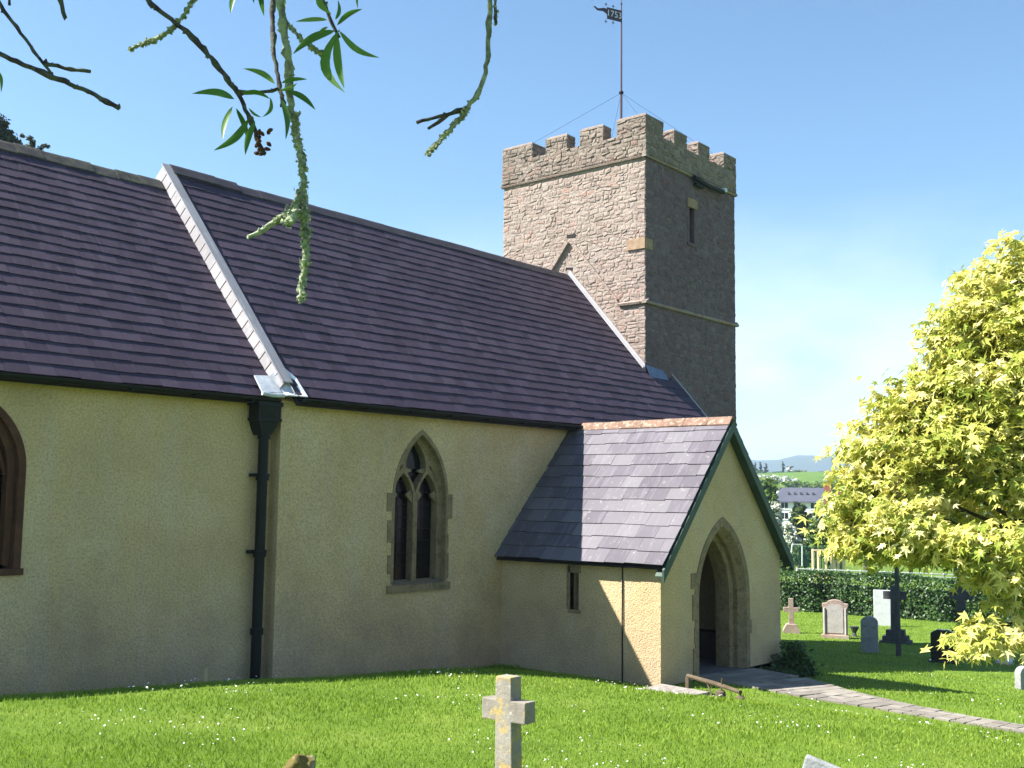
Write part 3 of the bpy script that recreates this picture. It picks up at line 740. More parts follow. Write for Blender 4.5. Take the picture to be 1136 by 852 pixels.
# ------------------------------------------------------------------ porch
PX0, PX1, PY0, PZR, PE = 15.06, 19.24, 9.56, 4.33, 1.98
PXM = (PX0+PX1)/2
SP = (4.42-1.95)/(PXM-14.90)
mb = MB()
mb.prism([(PX0, PY0, GZ), (PX0, PY0, 2.03), (PXM, PY0, 2.03+(PXM-PX0)*SP), (PX1, PY0, 2.03), (PX1, PY0, GZ)], (0, YN-PY0+.3, 0))
porch = mb.build('porch', MT['render'], church); porch['label'] = 'gabled entrance porch with pointed stone arch'
hol = MB(); hol.prism([(PX0+.42, PY0+.5, .02), (PX0+.42, PY0+.5, 2.0), (PXM, PY0+.5, 3.6), (PX1-.42, PY0+.5, 2.0), (PX1-.42, PY0+.5, .02)], (0, YN-PY0-.5-.0, 0))
AC, AH = 17.06, .83
dr = MB(); dr.prism([(x, PY0-.3, z) for x, z in arch(AC, AH+.02, .01, 1.30, 2.59, 18)], (0, 1.0, 0))
sl = MB(); sl.box((PX0-.2, 11.19, 1.12), (PX0+.6, 11.37, 1.85))
boolean(porch, [hol.build('c', None), dr.build('c', None), sl.build('c', None)])
# inner plaster lining behind the arch: benches and floor
for xb in (PX0+.43, PX1-.85):
    q = MB(); q.box((xb, PY0+.52, .02), (xb+.42, YN-.02, .52)); q.build('stone_bench', MT['plaster'], porch)
q = MB(); q.box((PX0+.2, PY0-.0, -.05), (PX1-.2, YN, .03)); q.build('porch_floor', MT['floor'], porch)
# arch dressings: flat outer band, chamfer, set-back inner order
da = MB()
O1 = arch(AC, AH+.12, .03, 1.30, 2.71, 18); O2 = arch(AC, AH, .03, 1.30, 2.56, 18); O3 = arch(AC, AH-.10, .03, 1.30, 2.43, 18); O4 = arch(AC, AH-.17, .03, 1.30, 2.34, 18)
ring(da, O1, O2, PY0-.014, PY0+.05)
def splay(mb, A, B, ya, yb):
    for i in range(len(A)-1):
        a, b, c_, d = A[i], A[i+1], B[i+1], B[i]
        mb.add([(a[0], ya, a[1]), (b[0], ya, b[1]), (c_[0], yb, c_[1]), (d[0], yb, d[1])], [(0, 1, 2, 3)], .5)
splay(da, O2, O3, PY0-.012, PY0+.12); splay(da, O3, O3, PY0+.12, PY0+.2); splay(da, O3, O4, PY0+.2, PY0+.24); splay(da, O4, O4, PY0+.24, PY0+.52)
for z0, h, wl, wr in ((.04, .5, .18, .15), (.62, .25, .14, .18), (1.0, .42, .20, .15), (1.52, .26, .24, .14)):
    da.box((AC-AH-wl, PY0-.016, z0), (AC-AH-.005, PY0+.05, z0+h)); 
    if wr > .175: da.box((AC+AH+.005, PY0-.016, z0), (AC+AH+wr, PY0+.05, z0+h))
da.build('arch_surround', MT['ashlar'], porch)
q = MB()
for z in (1.12, 1.85-.05): q.box((PX0-.012, 11.15, z-.06), (PX0+.1, 11.41, z+ .0 if z < 1.5 else z+.11))
q.box((PX0-.012, 11.37, 1.12), (PX0+.1, 11.44, 1.85)); q.build('slit_window', MT['ashlar'], porch)
q = MB(); q.box((PX0+.3, 11.1, 1.0), (PX0+.33, 11.45, 1.95)); q.build('slit_glass', MT['glass'], porch)
# porch roof: courses of large slates
ex, ez = 14.88, 1.94; vP = np.array([PXM-ex, 0, 4.42-ez]); LP = np.linalg.norm(vP); vP /= LP
rowsP = 12; gP = LP/rowsP; yb, ya = 12.92, 9.40
# the slope is met by the nave eave near the top
parts = [slates((ex, ya, ez), (0, 1, 0), vP, yb-ya, rowsP, gP, .42, th=.014, seed=31, lift=.02, jit=.02),
         slates((2*PXM-ex, ya, ez), (0, 1, 0), (-vP[0], 0, vP[2]), yb-ya, rowsP, gP, .42, th=.014, seed=32, lift=.02)]
V, Fc, Rr = merge(parts); proof = mesh_np('porch_roof', V, Fc, MT['pslate'], church, Rr)
u = MB(); u.prism([(ex+.03, ya+.03, ez-.03), (PXM, ya+.03, 4.36), (2*PXM-ex-.03, ya+.03, ez-.03), (2*PXM-ex-.04, ya+.03, ez-.055), (PXM, ya+.03, 4.30), (ex+.04, ya+.03, ez-.055)], (0, yb-ya-.03, 0)); u.build('roof_underlay', MT['under'], proof)
mb = MB(); y = 9.38; R = random.Random(5)
while y < 12.6:
    L_ = R.uniform(.42, .5); t = .02; dz = R.uniform(-.008, .008); hw = .15; s = SP
    if y+L_ > 12.66: L_ = 12.66-y
    P = [(-hw, -hw*s), (-.03, -.02), (.03, -.02), (hw, -hw*s), (hw-.01, -hw*s-t), (0, -.05), (-hw+.01, -hw*s-t)]
    mb.prism([(PXM+a, y, 4.49+b+dz) for a, b in P], (0, L_-.008, 0)); y += L_
mb.build('ridge_cap', MT['terra'], proof)
# green bargeboards and soffit
for s in (-1, 1):
    q = MB(); X = lambda d: PXM+s*d
    top, bot = 4.40, ez
    D = PXM-ex+.02
    q.prism([(X(0), 9.37, top), (X(D), 9.37, top-D*SP), (X(D), 9.37, top-D*SP-.2), (X(0), 9.37, top-.2)], (0, .035, 0))
    q.build('bargeboard', MT['green'], proof)
    q = MB(); q.prism([(X(0.02), 9.41, top-.13), (X(D-.03), 9.41, top-(D-.03)*SP-.13), (X(D-.03), 9.41, top-(D-.03)*SP-.15), (X(.02), 9.41, top-.15)], (0, .15, 0)); q.build('soffit', MT['green'], proof)
q = MB(); q.tube([(PX0-.015, 10.286, .0), (PX0-.02, 10.286, 1.0), (PX0-.015, 10.286, 2.0)], .011, 6); q.build('lightning_cable', MT['iron'], church)

# ------------------------------------------------------------------ weather vane mast
mast = empty('weather_vane', (23.8, 16.35, ZS+.1))
tag(mast, 'thin mast on the tower top with a dark metal flag weather vane and stay wires', 'weather vane')
loc = lambda *p: (p[0], p[1], p[2])
q = MB(); q.tube([(0, 0, 0), (0, 0, 14.02-ZS-.1), (0, 0, 14.03-ZS), (0, 0, 16.2-ZS), (0, 0, 16.66-ZS-.1)], [.035, .034, .028, .022, .012], 8); pole = q.build('pole', MT['pole'], mast)
q = MB(); q.lathe((0, 0, 14.0-ZS-.1), [(.06, 0), (.065, .03), (.06, .06)]); q.build('collar', MT['iron'], pole); q = MB(); q.lathe((0, 0, 16.52-ZS-.1), [(.01, 0), (.03, .03), (.01, .07)], 8); q.build('finial', MT['iron'], pole)
vd = Vector((-.92, .39, 0)).normalized(); vn = Vector((-.39, -.92, 0)).normalized()
fz = 16.03-ZS-.1
def fl(a, b, off=0): return tuple(vd*a+vn*off+Vector((0, 0, fz+b)))
q = MB(); q.prism([fl(.02, .0), fl(.47, -.0), fl(.47, .33), fl(.02, .33)], vn*.012)
tail = [(.47, .26), (.55, .24), (.63, .20), (.71, .24), (.80, .21), (.88, .27), (.88, .30), (.80, .26), (.72, .29), (.63, .26), (.55, .30), (.47, .31)]
tl_b = [(.47, .13), (.53, .16), (.60, .19), (.68, .18), (.78, .17), (.86, .235), (.92, .23), (.85, .28), (.77, .23), (.68, .25), (.60, .28), (.52, .29), (.47, .28)]
q.prism([fl(a, b) for a, b in tl_b], vn*.012); fo = q.build('flag', MT['flag'], mast)
for a, b in ((.50, .41), (.27, .40), (.50, -.08), (.27, -.07)):
    q = MB()
    for (p, r_) in ((.035, 0), (0, .035)): q.obox(Vector(fl(a, b)), vd*(p+.008), vn*.006, Vector((0, 0, r_+.008)))
    q.tube([fl(a, b), fl(a, .33 if b > 0 else 0)], .008, 5); q.build('finial', MT['flag'], fo)
cv = bpy.data.curves.new('numerals', 'FONT'); cv.body = '1753'; cv.size = .25; cv.extrude = .002; cv.align_x = 'CENTER'; cv.align_y = 'CENTER'
tmp = bpy.data.objects.new('tmp', cv); COL.objects.link(tmp); bpy.context.view_layer.update()
tme = bpy.data.meshes.new_from_object(tmp.evaluated_get(bpy.context.evaluated_depsgraph_get())); bpy.data.objects.remove(tmp)
tx = link('numerals', tme, MT['vtext'], fo)
tx.matrix_local = Matrix.Translation(Vector(fl(.24, .165, .016))) @ Matrix(((-vd.x, 0, vn.x), (-vd.y, 0, vn.y), (0, 1, 0))).to_4x4()
for (X_, Y_) in ((XT+.3, YT+.3), (tx1-.3, YT+.3), (XT+.3, ty1-.3), (tx1-.3, ty1-.3)):
    q = MB(); q.tube([(0, 0, 14.02-ZS-.1), (X_-23.8, Y_-16.35, ZM-.02-ZS-.1)], .0035, 5); q.build('stay_wire', MT['iron'], mast)

# ------------------------------------------------------------------ path, slab, scraper
def path_flags():
    V = []; Fq = []; RR = []; R = random.Random(9); b = MB()
    # centre line from the porch mouth, curving to run north-west of the lawn bank
    cl = [(17.1, 9.6), (16.9, 8.6), (16.4, 7.4), (16.1, 6.3), (15.85, 5.2), (15.65, 4.0), (15.55, 2.8), (15.6, 1.0), (15.5, -2), (15.5, -6)]
    wd = [.85, .78, .55, .36, .28, .26, .26, .26, .26, .26]
    pts = []
    for i in range(len(cl)-1):
        n = max(2, int(math.hypot(cl[i+1][0]-cl[i][0], cl[i+1][1]-cl[i][1])/.2))
        for k in range(n):
            t = k/n; pts.append((cl[i][0]*(1-t)+cl[i+1][0]*t, cl[i][1]*(1-t)+cl[i+1][1]*t, wd[i]*(1-t)+wd[i+1]*t))
    for i in range(len(pts)-1):
        x, y, w_ = pts[i]; x2, y2, w2 = pts[i+1]; d = Vector((x2-x, y2-y, 0)).normalized(); nn = Vector((-d.y, d.x, 0)); a = -1.
        while a < .98:
            e_ = min(a+R.uniform(.3, .8), 1)
            if 1-e_ < .12: e_ = 1
            z = .045+R.uniform(-.004, .005)
            P = [Vector((x, y, 0))+nn*(a*w_+.01)+d*.008, Vector((x, y, 0))+nn*(e_*w_-.01)+d*.008, Vector((x2, y2, 0))+nn*(e_*w2-.01)-d*.008, Vector((x2, y2, 0))+nn*(a*w2+.01)-d*.008]
            P = [p+Vector((R.uniform(-.01, .01), R.uniform(-.01, .01), -.1)) for p in P]
            b.prism(P, (0, 0, z+.1)); a = e_
    return b.build('path', MT['path'], bevel=0)
pth = path_flags(); tag(pth, kind='structure')
q = MB(); q.prism([(14.24, 9.50, 0), (15.04, 9.54, 0), (14.93, 8.60, 0), (14.22, 8.66, 0)], (0, 0, .1)); o = q.build('stone_slab', MT['hgrey'], bevel=.012)
o.data.materials[0] = mat_headstone('mottled_slab', (.20, .175, .155), (.32, .29, .26), (.12, .10, .085), .6)
tag(o, 'flat mottled stone slab lying against the porch corner', 'slab'); 
q = MB(); q.tube([(15.2, 9.15, .245), (14.8, 8.4, .25), (14.45, 7.82, .246)], [.032, .036, .03], 8)
scr = empty('low_wooden_rail', (0, 0, 0)); tag(scr, 'low old wooden rail on two stone stubs beside the porch path', 'rail')
q.build('rail', MT['wood'], scr)
for x, y in ((14.72, 8.30), (14.46, 7.83)):
    q = MB(); q.lathe((x, y, 0), [(.085, -.1), (.08, .1), (.07, .17), (.04, .19)], 9); s_ = q.build('stone_stub', MT['wood'], scr); roughen(s_, .012, 9)
q = MB(); q.box((15.17, 9.12, -.05), (15.23, 9.18, .23)); q.build('support', MT['wood'], scr)
for pts_, r_ in (([(14.95, 8.68, .27), (14.85, 8.5, .02)], .014), ([(14.46, 7.83, .1), (14.46, 7.83, .24)], .016), ([(14.7, 8.28, .15), (14.7, 8.26, .36)], .012)):
    q = MB(); q.tube(pts_, r_, 6); q.build('support', MT['wood'], scr)
q = MB(); zg = float(G(8.126, 11.784)); q.box((8.11, 11.77, zg-.1), (8.145, 11.805, .84)); o = q.build('wooden_peg', MT['pale']); tag(o, 'short pale wooden peg standing in the grass by the chancel wall', 'peg')

# ------------------------------------------------------------------ gravestones
def gz(x, y): return float(G(x, y))
def headstone_outline(w_, h, kind):
    if kind == 'round':
        return [(-w_, 0), (-w_, h-.12)]+[(-w_*math.cos(a), h-.12+.12*math.sin(a)) for a in np.linspace(.2, math.pi-.2, 9)]+[(w_, h-.12), (w_, 0)]
    if kind == 'shoulder':
        P = [(-w_, 0), (-w_, h*.80), (-w_*1.06, h*.82), (-w_*1.06, h*.90), (-w_*.78, h*.91)]
        return P+[(-w_*.70*math.cos(a), h*.90+h*.10*math.sin(a)) for a in np.linspace(.15, math.pi-.15, 9)]+[(-x, z) for x, z in P[::-1]]
    if kind == 'camber':
        return [(-w_, 0), (-w_, h*.88), (-w_*.8, h*.93), (-w_*.4, h), (0, h*.985), (w_*.4, h), (w_*.8, h*.93), (w_, h*.88), (w_, 0)]
    return [(-w_, 0), (-w_, h), (w_, h), (w_, 0)]
def headstone(name, x, y, rz, w_, h, t, kind, mat, label, group=None, lean=0, tilt=0, base=None):
    r = empty(name, (x, y, gz(x, y)-.03), rz); tag(r, label, 'gravestone', group)
    q = MB(); q.prism([(a, -t/2, b) for a, b in headstone_outline(w_, h, kind)], (0, t, 0)); s = q.build('slab', mat, r, bevel=.01)
    s.rotation_euler = (tilt, lean, 0)
    if base:
        q = MB(); q.box((-base[0], -base[1], -.1), (base[0], base[1], base[2])); q.build('plinth', base[3], r, bevel=.012)
    return r
def cross_mb(w_, arm, h, za, t, ex_=0):
    """w_ half shaft, arm half span, h height, za arm centre height, t half thickness; x across"""
    q = MB(); a = w_
    q.prism([(-w_*1.15, -t, 0), (-w_, -t, za-a), (-arm, -t, za-a), (-arm, -t, za+a), (-w_, -t, za+a), (-w_*.95, -t, h), (w_*.95, -t, h), (w_, -t, za+a), (arm, -t, za+a), (arm, -t, za-a), (w_, -t, za-a), (w_*1.15, -t, 0)], (0, 2*t, 0)); return q
FACE = math.atan2(-1, -1.0); EASTF = math.radians(-76)   # headstones face east
# foreground cross: front face looks east (-x), arms along y
fx, fy = 4.60, 3.87; zc = gz(fx, fy)
r = empty('stone_cross', (fx, fy, zc-.05), math.radians(90)); tag(r, 'small pale stone cross with orange lichen in the foreground grass', 'cross')
H = 2.04-(zc-.05)
q = cross_mb(.056, .152, H, 1.862-(zc-.05), .045); q_o = q.build('cross', MT['cross'], r, bevel=.006); q_o.rotation_euler = (0, math.radians(1.0), 0)
# mossy rock
x, y = 4.32, 5.27; q = MB()
bm = bmesh.new(); bmesh.ops.create_icosphere(bm, subdivisions=4, radius=.10); me = bpy.data.meshes.new('mossy_rock'); bm.to_mesh(me); bm.free()
for v in me.vertices: v.co.x *= 1.0; v.co.z *= 1.0
o = link('mossy_rock', me, MT['moss'], smooth=True); roughen(o, .045, 8, 2); roughen(o, .012, 30, 5); o.location = (4.29, 5.24, 1.365)
tag(o, 'small rock covered with orange moss at the bottom edge of the lawn', 'rock')
headstone('gravestone', 5.317, 2.435, math.radians(105), .26, .62, .05, 'flat', MT['hgrey'], 'grey gravestone top at the bottom edge with a slanting upper edge', lean=math.radians(-17)).location.z = 1.06
W = 'churchyard gravestones beyond the porch'
def plot(px, py, depth0):
    x, y, d = gp(px, py); return x, y, d/depth0
def rescale(r, k): r.scale = (k, k, k); return r
x, y, k = plot(878, 702, 24.9)
r = empty('stone_cross', (x, y, gz(x, y)), EASTF+.25); tag(r, 'small pinkish stone cross on a plinth nearest the porch wall', 'cross', W); rescale(r, k)
cross_mb(.055, .17, .78, .52, .04).build('cross', MT['hpink'], r, bevel=.008)
q = MB(); q.prism([(-.19, -.15, -.1), (.19, -.15, -.1), (.19, -.15, .06), (.11, -.15, .2), (-.11, -.15, .2), (-.19, -.15, .06)], (0, .3, 0)); q.build('plinth', MT['hpink'], r)
x, y, k = plot(927, 708, 24.0)
r = rescale(headstone('gravestone', x, y, EASTF+.12, .26, .86, .14, 'shoulder', MT['hpink'], 'wide pinkish gravestone with rounded top and pale panel', W, base=(.29, .12, .10, MT['hpink'])), k)
q = MB(); q.prism([(a, -.078, b) for a, b in arch(0, .17, .14, .66, .74, 6)], (0, .01, 0)); q.build('panel', MT['hpanel'], r)
for s in (-1, 1):
    q = MB(); q.lathe((s*.225, -.085, 0), [(.02, .12), (.02, .68)], 8); q.build('colonnette', MT['hpanel'], r)
x, y, k = plot(948, 706, 24.4)
q = MB(); q.lathe((0, 0, 0), [(.07, 0), (.05, .04), (.035, .08), (.07, .14), (.10, .2), (.11, .22), (.09, .22)], 14)
o = q.build('flower_urn', MT['hdark']); o.location = (x, y, gz(x, y)); rescale(o, k); tag(o, 'small dark empty urn on the grass right of the wide pinkish gravestone', 'urn')
x, y, k = plot(965, 724, 21.8); rescale(headstone('gravestone', x, y, EASTF, .165, .74, .09, 'round', MT['hgrey'], 'plain blue grey gravestone with gently curved top in the shade', W), k)
x, y, k = plot(979, 694, 25.5); rescale(headstone('gravestone', x, y, EASTF+.1, .19, .84, .08, 'flat', MT['hlight'], 'pale square topped gravestone partly behind the dark cross', W), k)
def plinth_cross(px, py, d0_, h, arm, label, mat, steps, rz=0):
    x, y, kk = plot(px, py, d0_)
    r = empty('stone_cross', (x, y, gz(x, y)), EASTF+rz); tag(r, label, 'cross', W); rescale(r, kk); z = -.05
    for k, (hw, hh) in enumerate(steps):
        q = MB(); q.box((-hw, -hw*.8, z), (hw, hw*.8, z+hh)); q.build('step', mat, r, bevel=.01); z += hh
    o = cross_mb(.085, arm, h-z, (h-z)*.78, .06).build('cross', mat, r, bevel=.01); o.location = (0, 0, z)
plinth_cross(994, 713, 23.6, 1.22, .24, 'large dark stone cross on a stepped base beside the slim post', MT['hdark'], ((.32, .1), (.26, .1), (.19, .13)))
plinth_cross(1068, 716, 23.3, 1.26, .24, 'dark stone cross on a tall plinth under the golden maple', MT['hdark'], ((.25, .14), (.19, .26)), -.1)
x, y, k = plot(1047, 735, 20.6); rescale(headstone('gravestone', x, y, EASTF-.05, .22, .64, .12, 'camber', MT['hblack'], 'black gravestone with a wavy top standing in the shade', W, base=(.26, .12, .06, MT['hblack'])), k)
x, y, k = plot(997, 728, 21.4); q = MB(); q.tube([(0, 0, -.1), (0, 0, .8), (0.0, 0, 2.2)], [.055, .05, .045], 8); o = q.build('slim_post', MT['hdark']); o.location = (x, y, gz(x, y)); rescale(o, k)
tag(o, 'slim dark upright post in front of the dark stepped cross', 'post')
x, y, k = plot(1115, 737, 20.5); r = empty('grave_marker', (x, y, gz(x, y)), FACE+.9); tag(r, 'small open book shaped white marker on the grass at the right', 'grave marker'); rescale(r, k)
q = MB(); q.prism([(-.13, -.1, .06), (0, -.1, .09), (.13, -.1, .06), (.13, -.1, .02), (-.13, -.1, .02)], (0, .2, .06)); q.build('book', MT['hlight'], r)
q = MB(); q.box((-.15, -.12, -.05), (.15, .14, .03)); q.build('base', MT['hpink'], r)
x, y, k = plot(1137, 765, 17.7); rescale(headstone('gravestone', x, y, EASTF+.9, .16, .40, .12, 'round', MT['hgrey'], 'short grey gravestone cut off by the right edge of the picture', W), k)

# ------------------------------------------------------------------ foliage builders
def leaf_cards(C, Nrm, size, shape, seed=0, droop=0):
    """flat leaves of a given outline at centres C; Nrm rough normals"""
    R = np.random.default_rng(seed); n = len(C)
    nn = Nrm+R.normal(size=(n, 3))*.55; nn /= np.linalg.norm(nn, axis=1)[:, None]
    a = R.normal(size=(n, 3)); a[:, 2] -= droop; u = a-(a*nn).sum(1)[:, None]*nn; u /= np.linalg.norm(u, axis=1)[:, None]
    v = np.cross(nn, u); s = size*R.uniform(.65, 1.25, n)
    sh = np.array(shape, float); k = len(sh)
    V = C[:, None, :]+s[:, None, None]*(u[:, None, :]*sh[None, :, 0, None]+v[:, None, :]*sh[None, :, 1, None]+nn[:, None, :]*sh[None, :, 2, None])
    return V.reshape(-1, 3), k
QUAD = [(-.5, 0, 0), (0, .32, .04), (.5, 0, -.03), (0, -.32, .04)]
def crown(name, blobs, n, size, mat, parent=None, seed=0, shell=.55, shape=QUAD, clump=None, droop=0, kind_r=None):
    """leaf mesh: blobs = list of (centre, radii); leaves sit on clumps spread through each blob"""
    R = np.random.default_rng(seed); vol = np.array([np.prod(b[1])**(2/3) for b in blobs]); cnt = np.maximum(1, (n*vol/vol.sum()).astype(int))
    Cs = []; Ns = []; Rs = []
    for (c, r), k in zip(blobs, cnt):
        c = np.array(c); r = np.array(r); m_ = max(3, int(k/60)); d = R.normal(size=(m_, 3)); d /= np.linalg.norm(d, axis=1)[:, None]
        cc = c+d*r*R.uniform(shell, 1, (m_, 1)); cr_ = r.mean()*R.uniform(.16, .34, m_) if clump is None else np.full(m_, clump)*R.uniform(.7, 1.3, m_)
        pick = R.integers(0, m_, k); e_ = R.normal(size=(k, 3)); e_ /= np.linalg.norm(e_, axis=1)[:, None]
        p = cc[pick]+e_*cr_[pick][:, None]*R.uniform(.3, 1, (k, 1))*np.array([1, 1, .75])
        Cs.append(p); Ns.append(e_*.6+d[pick]*.5+np.array([0, 0, .5])); tone = R.random(m_); Rs.append(np.clip(tone[pick]*.55+R.random(k)*.45, 0, 1))
    C = np.concatenate(Cs); Nn = np.concatenate(Ns); Rr = np.concatenate(Rs)
    V, k = leaf_cards(C, Nn, size, shape, seed+1, droop); F_ = np.arange(len(V)).reshape(-1, k)
    return mesh_np(name, V, F_, mat, parent, Rr)
def tree(name, label, base, h, blobs, n, size, mat, cat='tree', group=None, seed=0, tr=.1, shell=.55, bark='trunk'):
    r = empty(name, base); tag(r, label, cat, group); rel = [((c[0]-base[0], c[1]-base[1], c[2]-base[2]), rr) for c, rr in blobs]
    crown('crown', rel, n, size, MT[mat], r, seed, shell)
    q = MB(); q.tube([(0, 0, -.3), (tr*.5, 0, h*.4), (0, tr, h*.8)], [tr*1.2, tr*.8, tr*.35], 8)
    for c, rr in rel[:6]: q.tube([(0, 0, h*.45), (c[0]*.5, c[1]*.5, (h*.45+c[2])/2+.1), c], [tr*.5, tr*.3, tr*.12], 6)
    q.build('trunk', MT[bark], r); return r

# hedge: long clipped hedge behind the graves
ha, hb = gp(870, 677), gp(1080, 692); hA = Vector((ha[0], ha[1], 0)); hB = Vector((hb[0], hb[1], 0)); hu = (hB-hA).normalized(); hn = Vector((-hu.y, hu.x, 0))
if hn.dot(Vector((-1, -1, 0))) < 0: hn = -hn
hA0 = hA-hu*14; HL = (hB-hA).length+34
hd = empty('hedge', (hA.x, hA.y, gz(hA.x, hA.y))); tag(hd, 'long clipped dark green hedge behind the gravestones', 'hedge'); hbase = Vector(hd.location)
R = np.random.default_rng(5); n = 60000; L_ = R.uniform(0, HL, n); f = R.random(n)
Ht = 1.52+.05*np.sin(L_*.8)+.04*np.sin(L_*2.1+1)
front = f < .62; off = np.where(front, .12*np.sin(L_*2.3)+.07*np.sin(L_*5.1)+R.normal(size=n)*.07, R.uniform(-1.0, .05, n))
pz = np.where(front, R.uniform(-.05, 1, n)*Ht, Ht+R.normal(size=n)*.04)
cx_ = hA0.x+hu.x*L_+hn.x*off; cy_ = hA0.y+hu.y*L_+hn.y*off; cz_ = G(cx_, cy_)+pz
C = np.stack([cx_-hbase.x, cy_-hbase.y, cz_-hbase.z], 1); Nn = np.where(front[:, None], np.array([[hn.x, hn.y, .4]]), np.array([[0, 0, 1.]]))
V, k = leaf_cards(C, Nn, .12, QUAD, 6); tone = .5+.5*np.sin(L_*2.3)*np.sin(pz*5+L_)
mesh_np('foliage', V, np.arange(len(V)).reshape(-1, k), MT['hedge'], hd, np.clip(tone*.35+R.random(n)*.65, 0, 1))
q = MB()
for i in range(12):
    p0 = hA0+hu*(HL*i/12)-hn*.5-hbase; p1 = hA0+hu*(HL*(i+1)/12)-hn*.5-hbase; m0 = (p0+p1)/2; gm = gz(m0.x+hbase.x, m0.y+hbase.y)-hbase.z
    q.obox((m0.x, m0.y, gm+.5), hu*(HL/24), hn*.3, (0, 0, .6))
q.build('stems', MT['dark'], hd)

# golden maple ---------------------------------------------------------
def palm(lobes=5):
    P = [(-.42, .0, 0), (-.36, .05, 0)]
    ang = [-105, -52, 0, 52, 105]; ln = [.34, .52, .62, .52, .34]
    pts = []
    for i, (a, l_) in enumerate(zip(ang, ln)):
        a_ = math.radians(a); pts.append((l_*math.cos(a_), l_*math.sin(a_), -.10*l_))
        if i < 4:
            m_ = math.radians((ang[i]+ang[i+1])/2); pts.append((.19*math.cos(m_), .19*math.sin(m_), .03))
    return [(-.06, -.02, 0)][:0]+[(-.12, 0, 0)]+pts
PALM = palm()
mb_ = at(1262, 560, 10.8); mbase = (mb_.x, mb_.y, gz(mb_.x, mb_.y))
mp_ = empty('golden_maple', mbase); tag(mp_, 'golden yellow leaved maple tree at the right edge of the churchyard', 'tree')
sil = [ # px, py, depth, radius
 (1128, 292, 10.6, .38), (1052, 390, 10.3, .26), (1030, 428, 10.3, .28), (1050, 425, 10.2, .3), (1000, 450, 10.3, .2), (1070, 360, 10.4, .22), (1105, 330, 10.4, .40), (1085, 362, 10.2, .38), (1128, 370, 10.0, .50), (1066, 398, 10.3, .30), (1105, 420, 9.8, .48),
 (1062, 440, 10.0, .40), (1020, 458, 10.2, .26), (990, 466, 10.3, .28), (1030, 490, 9.8, .40), (1078, 480, 9.6, .42), (1125, 470, 9.7, .5),
 (966, 492, 10.2, .24), (985, 520, 9.9, .34), (964, 535, 10.0, .24), (1020, 535, 9.7, .38), (1050, 528, 9.9, .24), (950, 575, 9.9, .22),
 (965, 575, 9.6, .34), (944, 594, 9.8, .13), (1000, 585, 9.4, .34), (974, 602, 9.6, .24), (1012, 602, 9.6, .25), (998, 612, 9.9, .16), (1125, 530, 9.5, .36),
 (1068, 600, 9.2, .22), (1040, 560, 11.5, .36), (1090, 550, 11.6, .38), (1075, 500, 11.6, .4), (1110, 600, 9.1, .32), (1048, 602, 9.6, .22), (1098, 630, 9.3, .22), (1128, 632, 9.2, .30), (1132, 668, 9.4, .20), (1095, 700, 8.9, .15), (1120, 706, 8.9, .12), (1078, 708, 9.0, .08),
 (1165, 330, 11.5, .75), (1180, 380, 11.5, .9), (1190, 480, 11.3, .9), (1190, 580, 11, .9), (1260, 330, 11.5, 1.1), (1290, 420, 12, 1.4), (1320, 560, 11.5, 1.1), (1140, 430, 11.6, .7), (1210, 330, 9.8, .8), (1220, 520, 9.4, .7),
 (1000, 510, 11.2, .45), (975, 560, 11.0, .4), (1130, 340, 11.4, .6)]
R = np.random.default_rng(8); Cs = []; Ns = []; Rr = []
bd = Vector(mbase)
for (px, py, d_, r_) in sil:
    c = np.array(at(px, py, d_)-bd); nspray = max(5, int(150*r_*r_+4))
    for s in range(nspray):
        dv = R.normal(size=3); dv /= np.linalg.norm(dv); sc_ = c+dv*r_*np.array([1, 1, .8])*R.uniform(.45, 1.0)
        outv = sc_-np.array([0, 0, 2.2]); outv[2] *= .3; outv /= np.linalg.norm(outv)
        k = R.integers(16, 26); t = R.uniform(-.16, .2, k); lat = R.normal(size=(k, 3))*.075
        P = sc_+outv*t[:, None]+lat*np.array([1, 1, .6]); P[:, 2] -= np.maximum(t, 0)*.35
        Cs.append(P); Ns.append(np.tile(outv*.55+np.array([-.15, .1, .75]), (k, 1))+R.normal(size=(k, 3))*.12)
        Rr.append(np.clip(R.uniform(.0, .85)+R.normal(size=k)*.14, 0, 1))
C = np.concatenate(Cs); Nn = np.concatenate(Ns); V, k = leaf_cards(C, Nn, .138, PALM, 9, 1.1)
# fan triangles from the first vertex
m_ = len(V)//k; b0 = (np.arange(m_)*k)[:, None]; tri = np.array([(0, i, i+1) for i in range(1, k-1)]); Ft = (b0[:, :, None]+tri[None]).reshape(-1, 3)
mesh_np('crown', V, Ft, MT['maple'], mp_, np.repeat(np.concatenate(Rr), k-2))
q = MB(); q.tube([(0, 0, -.3), (.04, 0, 1.0), (0, .05, 2.2), (.1, .1, 3.6), (0, 0, 5.0)], [.17, .13, .11, .07, .03], 10); q.build('trunk', MT['trunk'], mp_)
q = MB()
for (px, py, d_, r_) in sil:
    c = at(px, py, d_)-bd; z0 = min(max(1.3, c.z*.6), 3.6); q.tube([(0.02, .03, z0), (c.x*.4, c.y*.4, z0+(c.z-z0)*.35+.15), (c.x*.75, c.y*.75, z0+(c.z-z0)*.75+.12), c], [.035, .024, .014, .006], 5)
q.build('branches', MT['bark'], mp_)

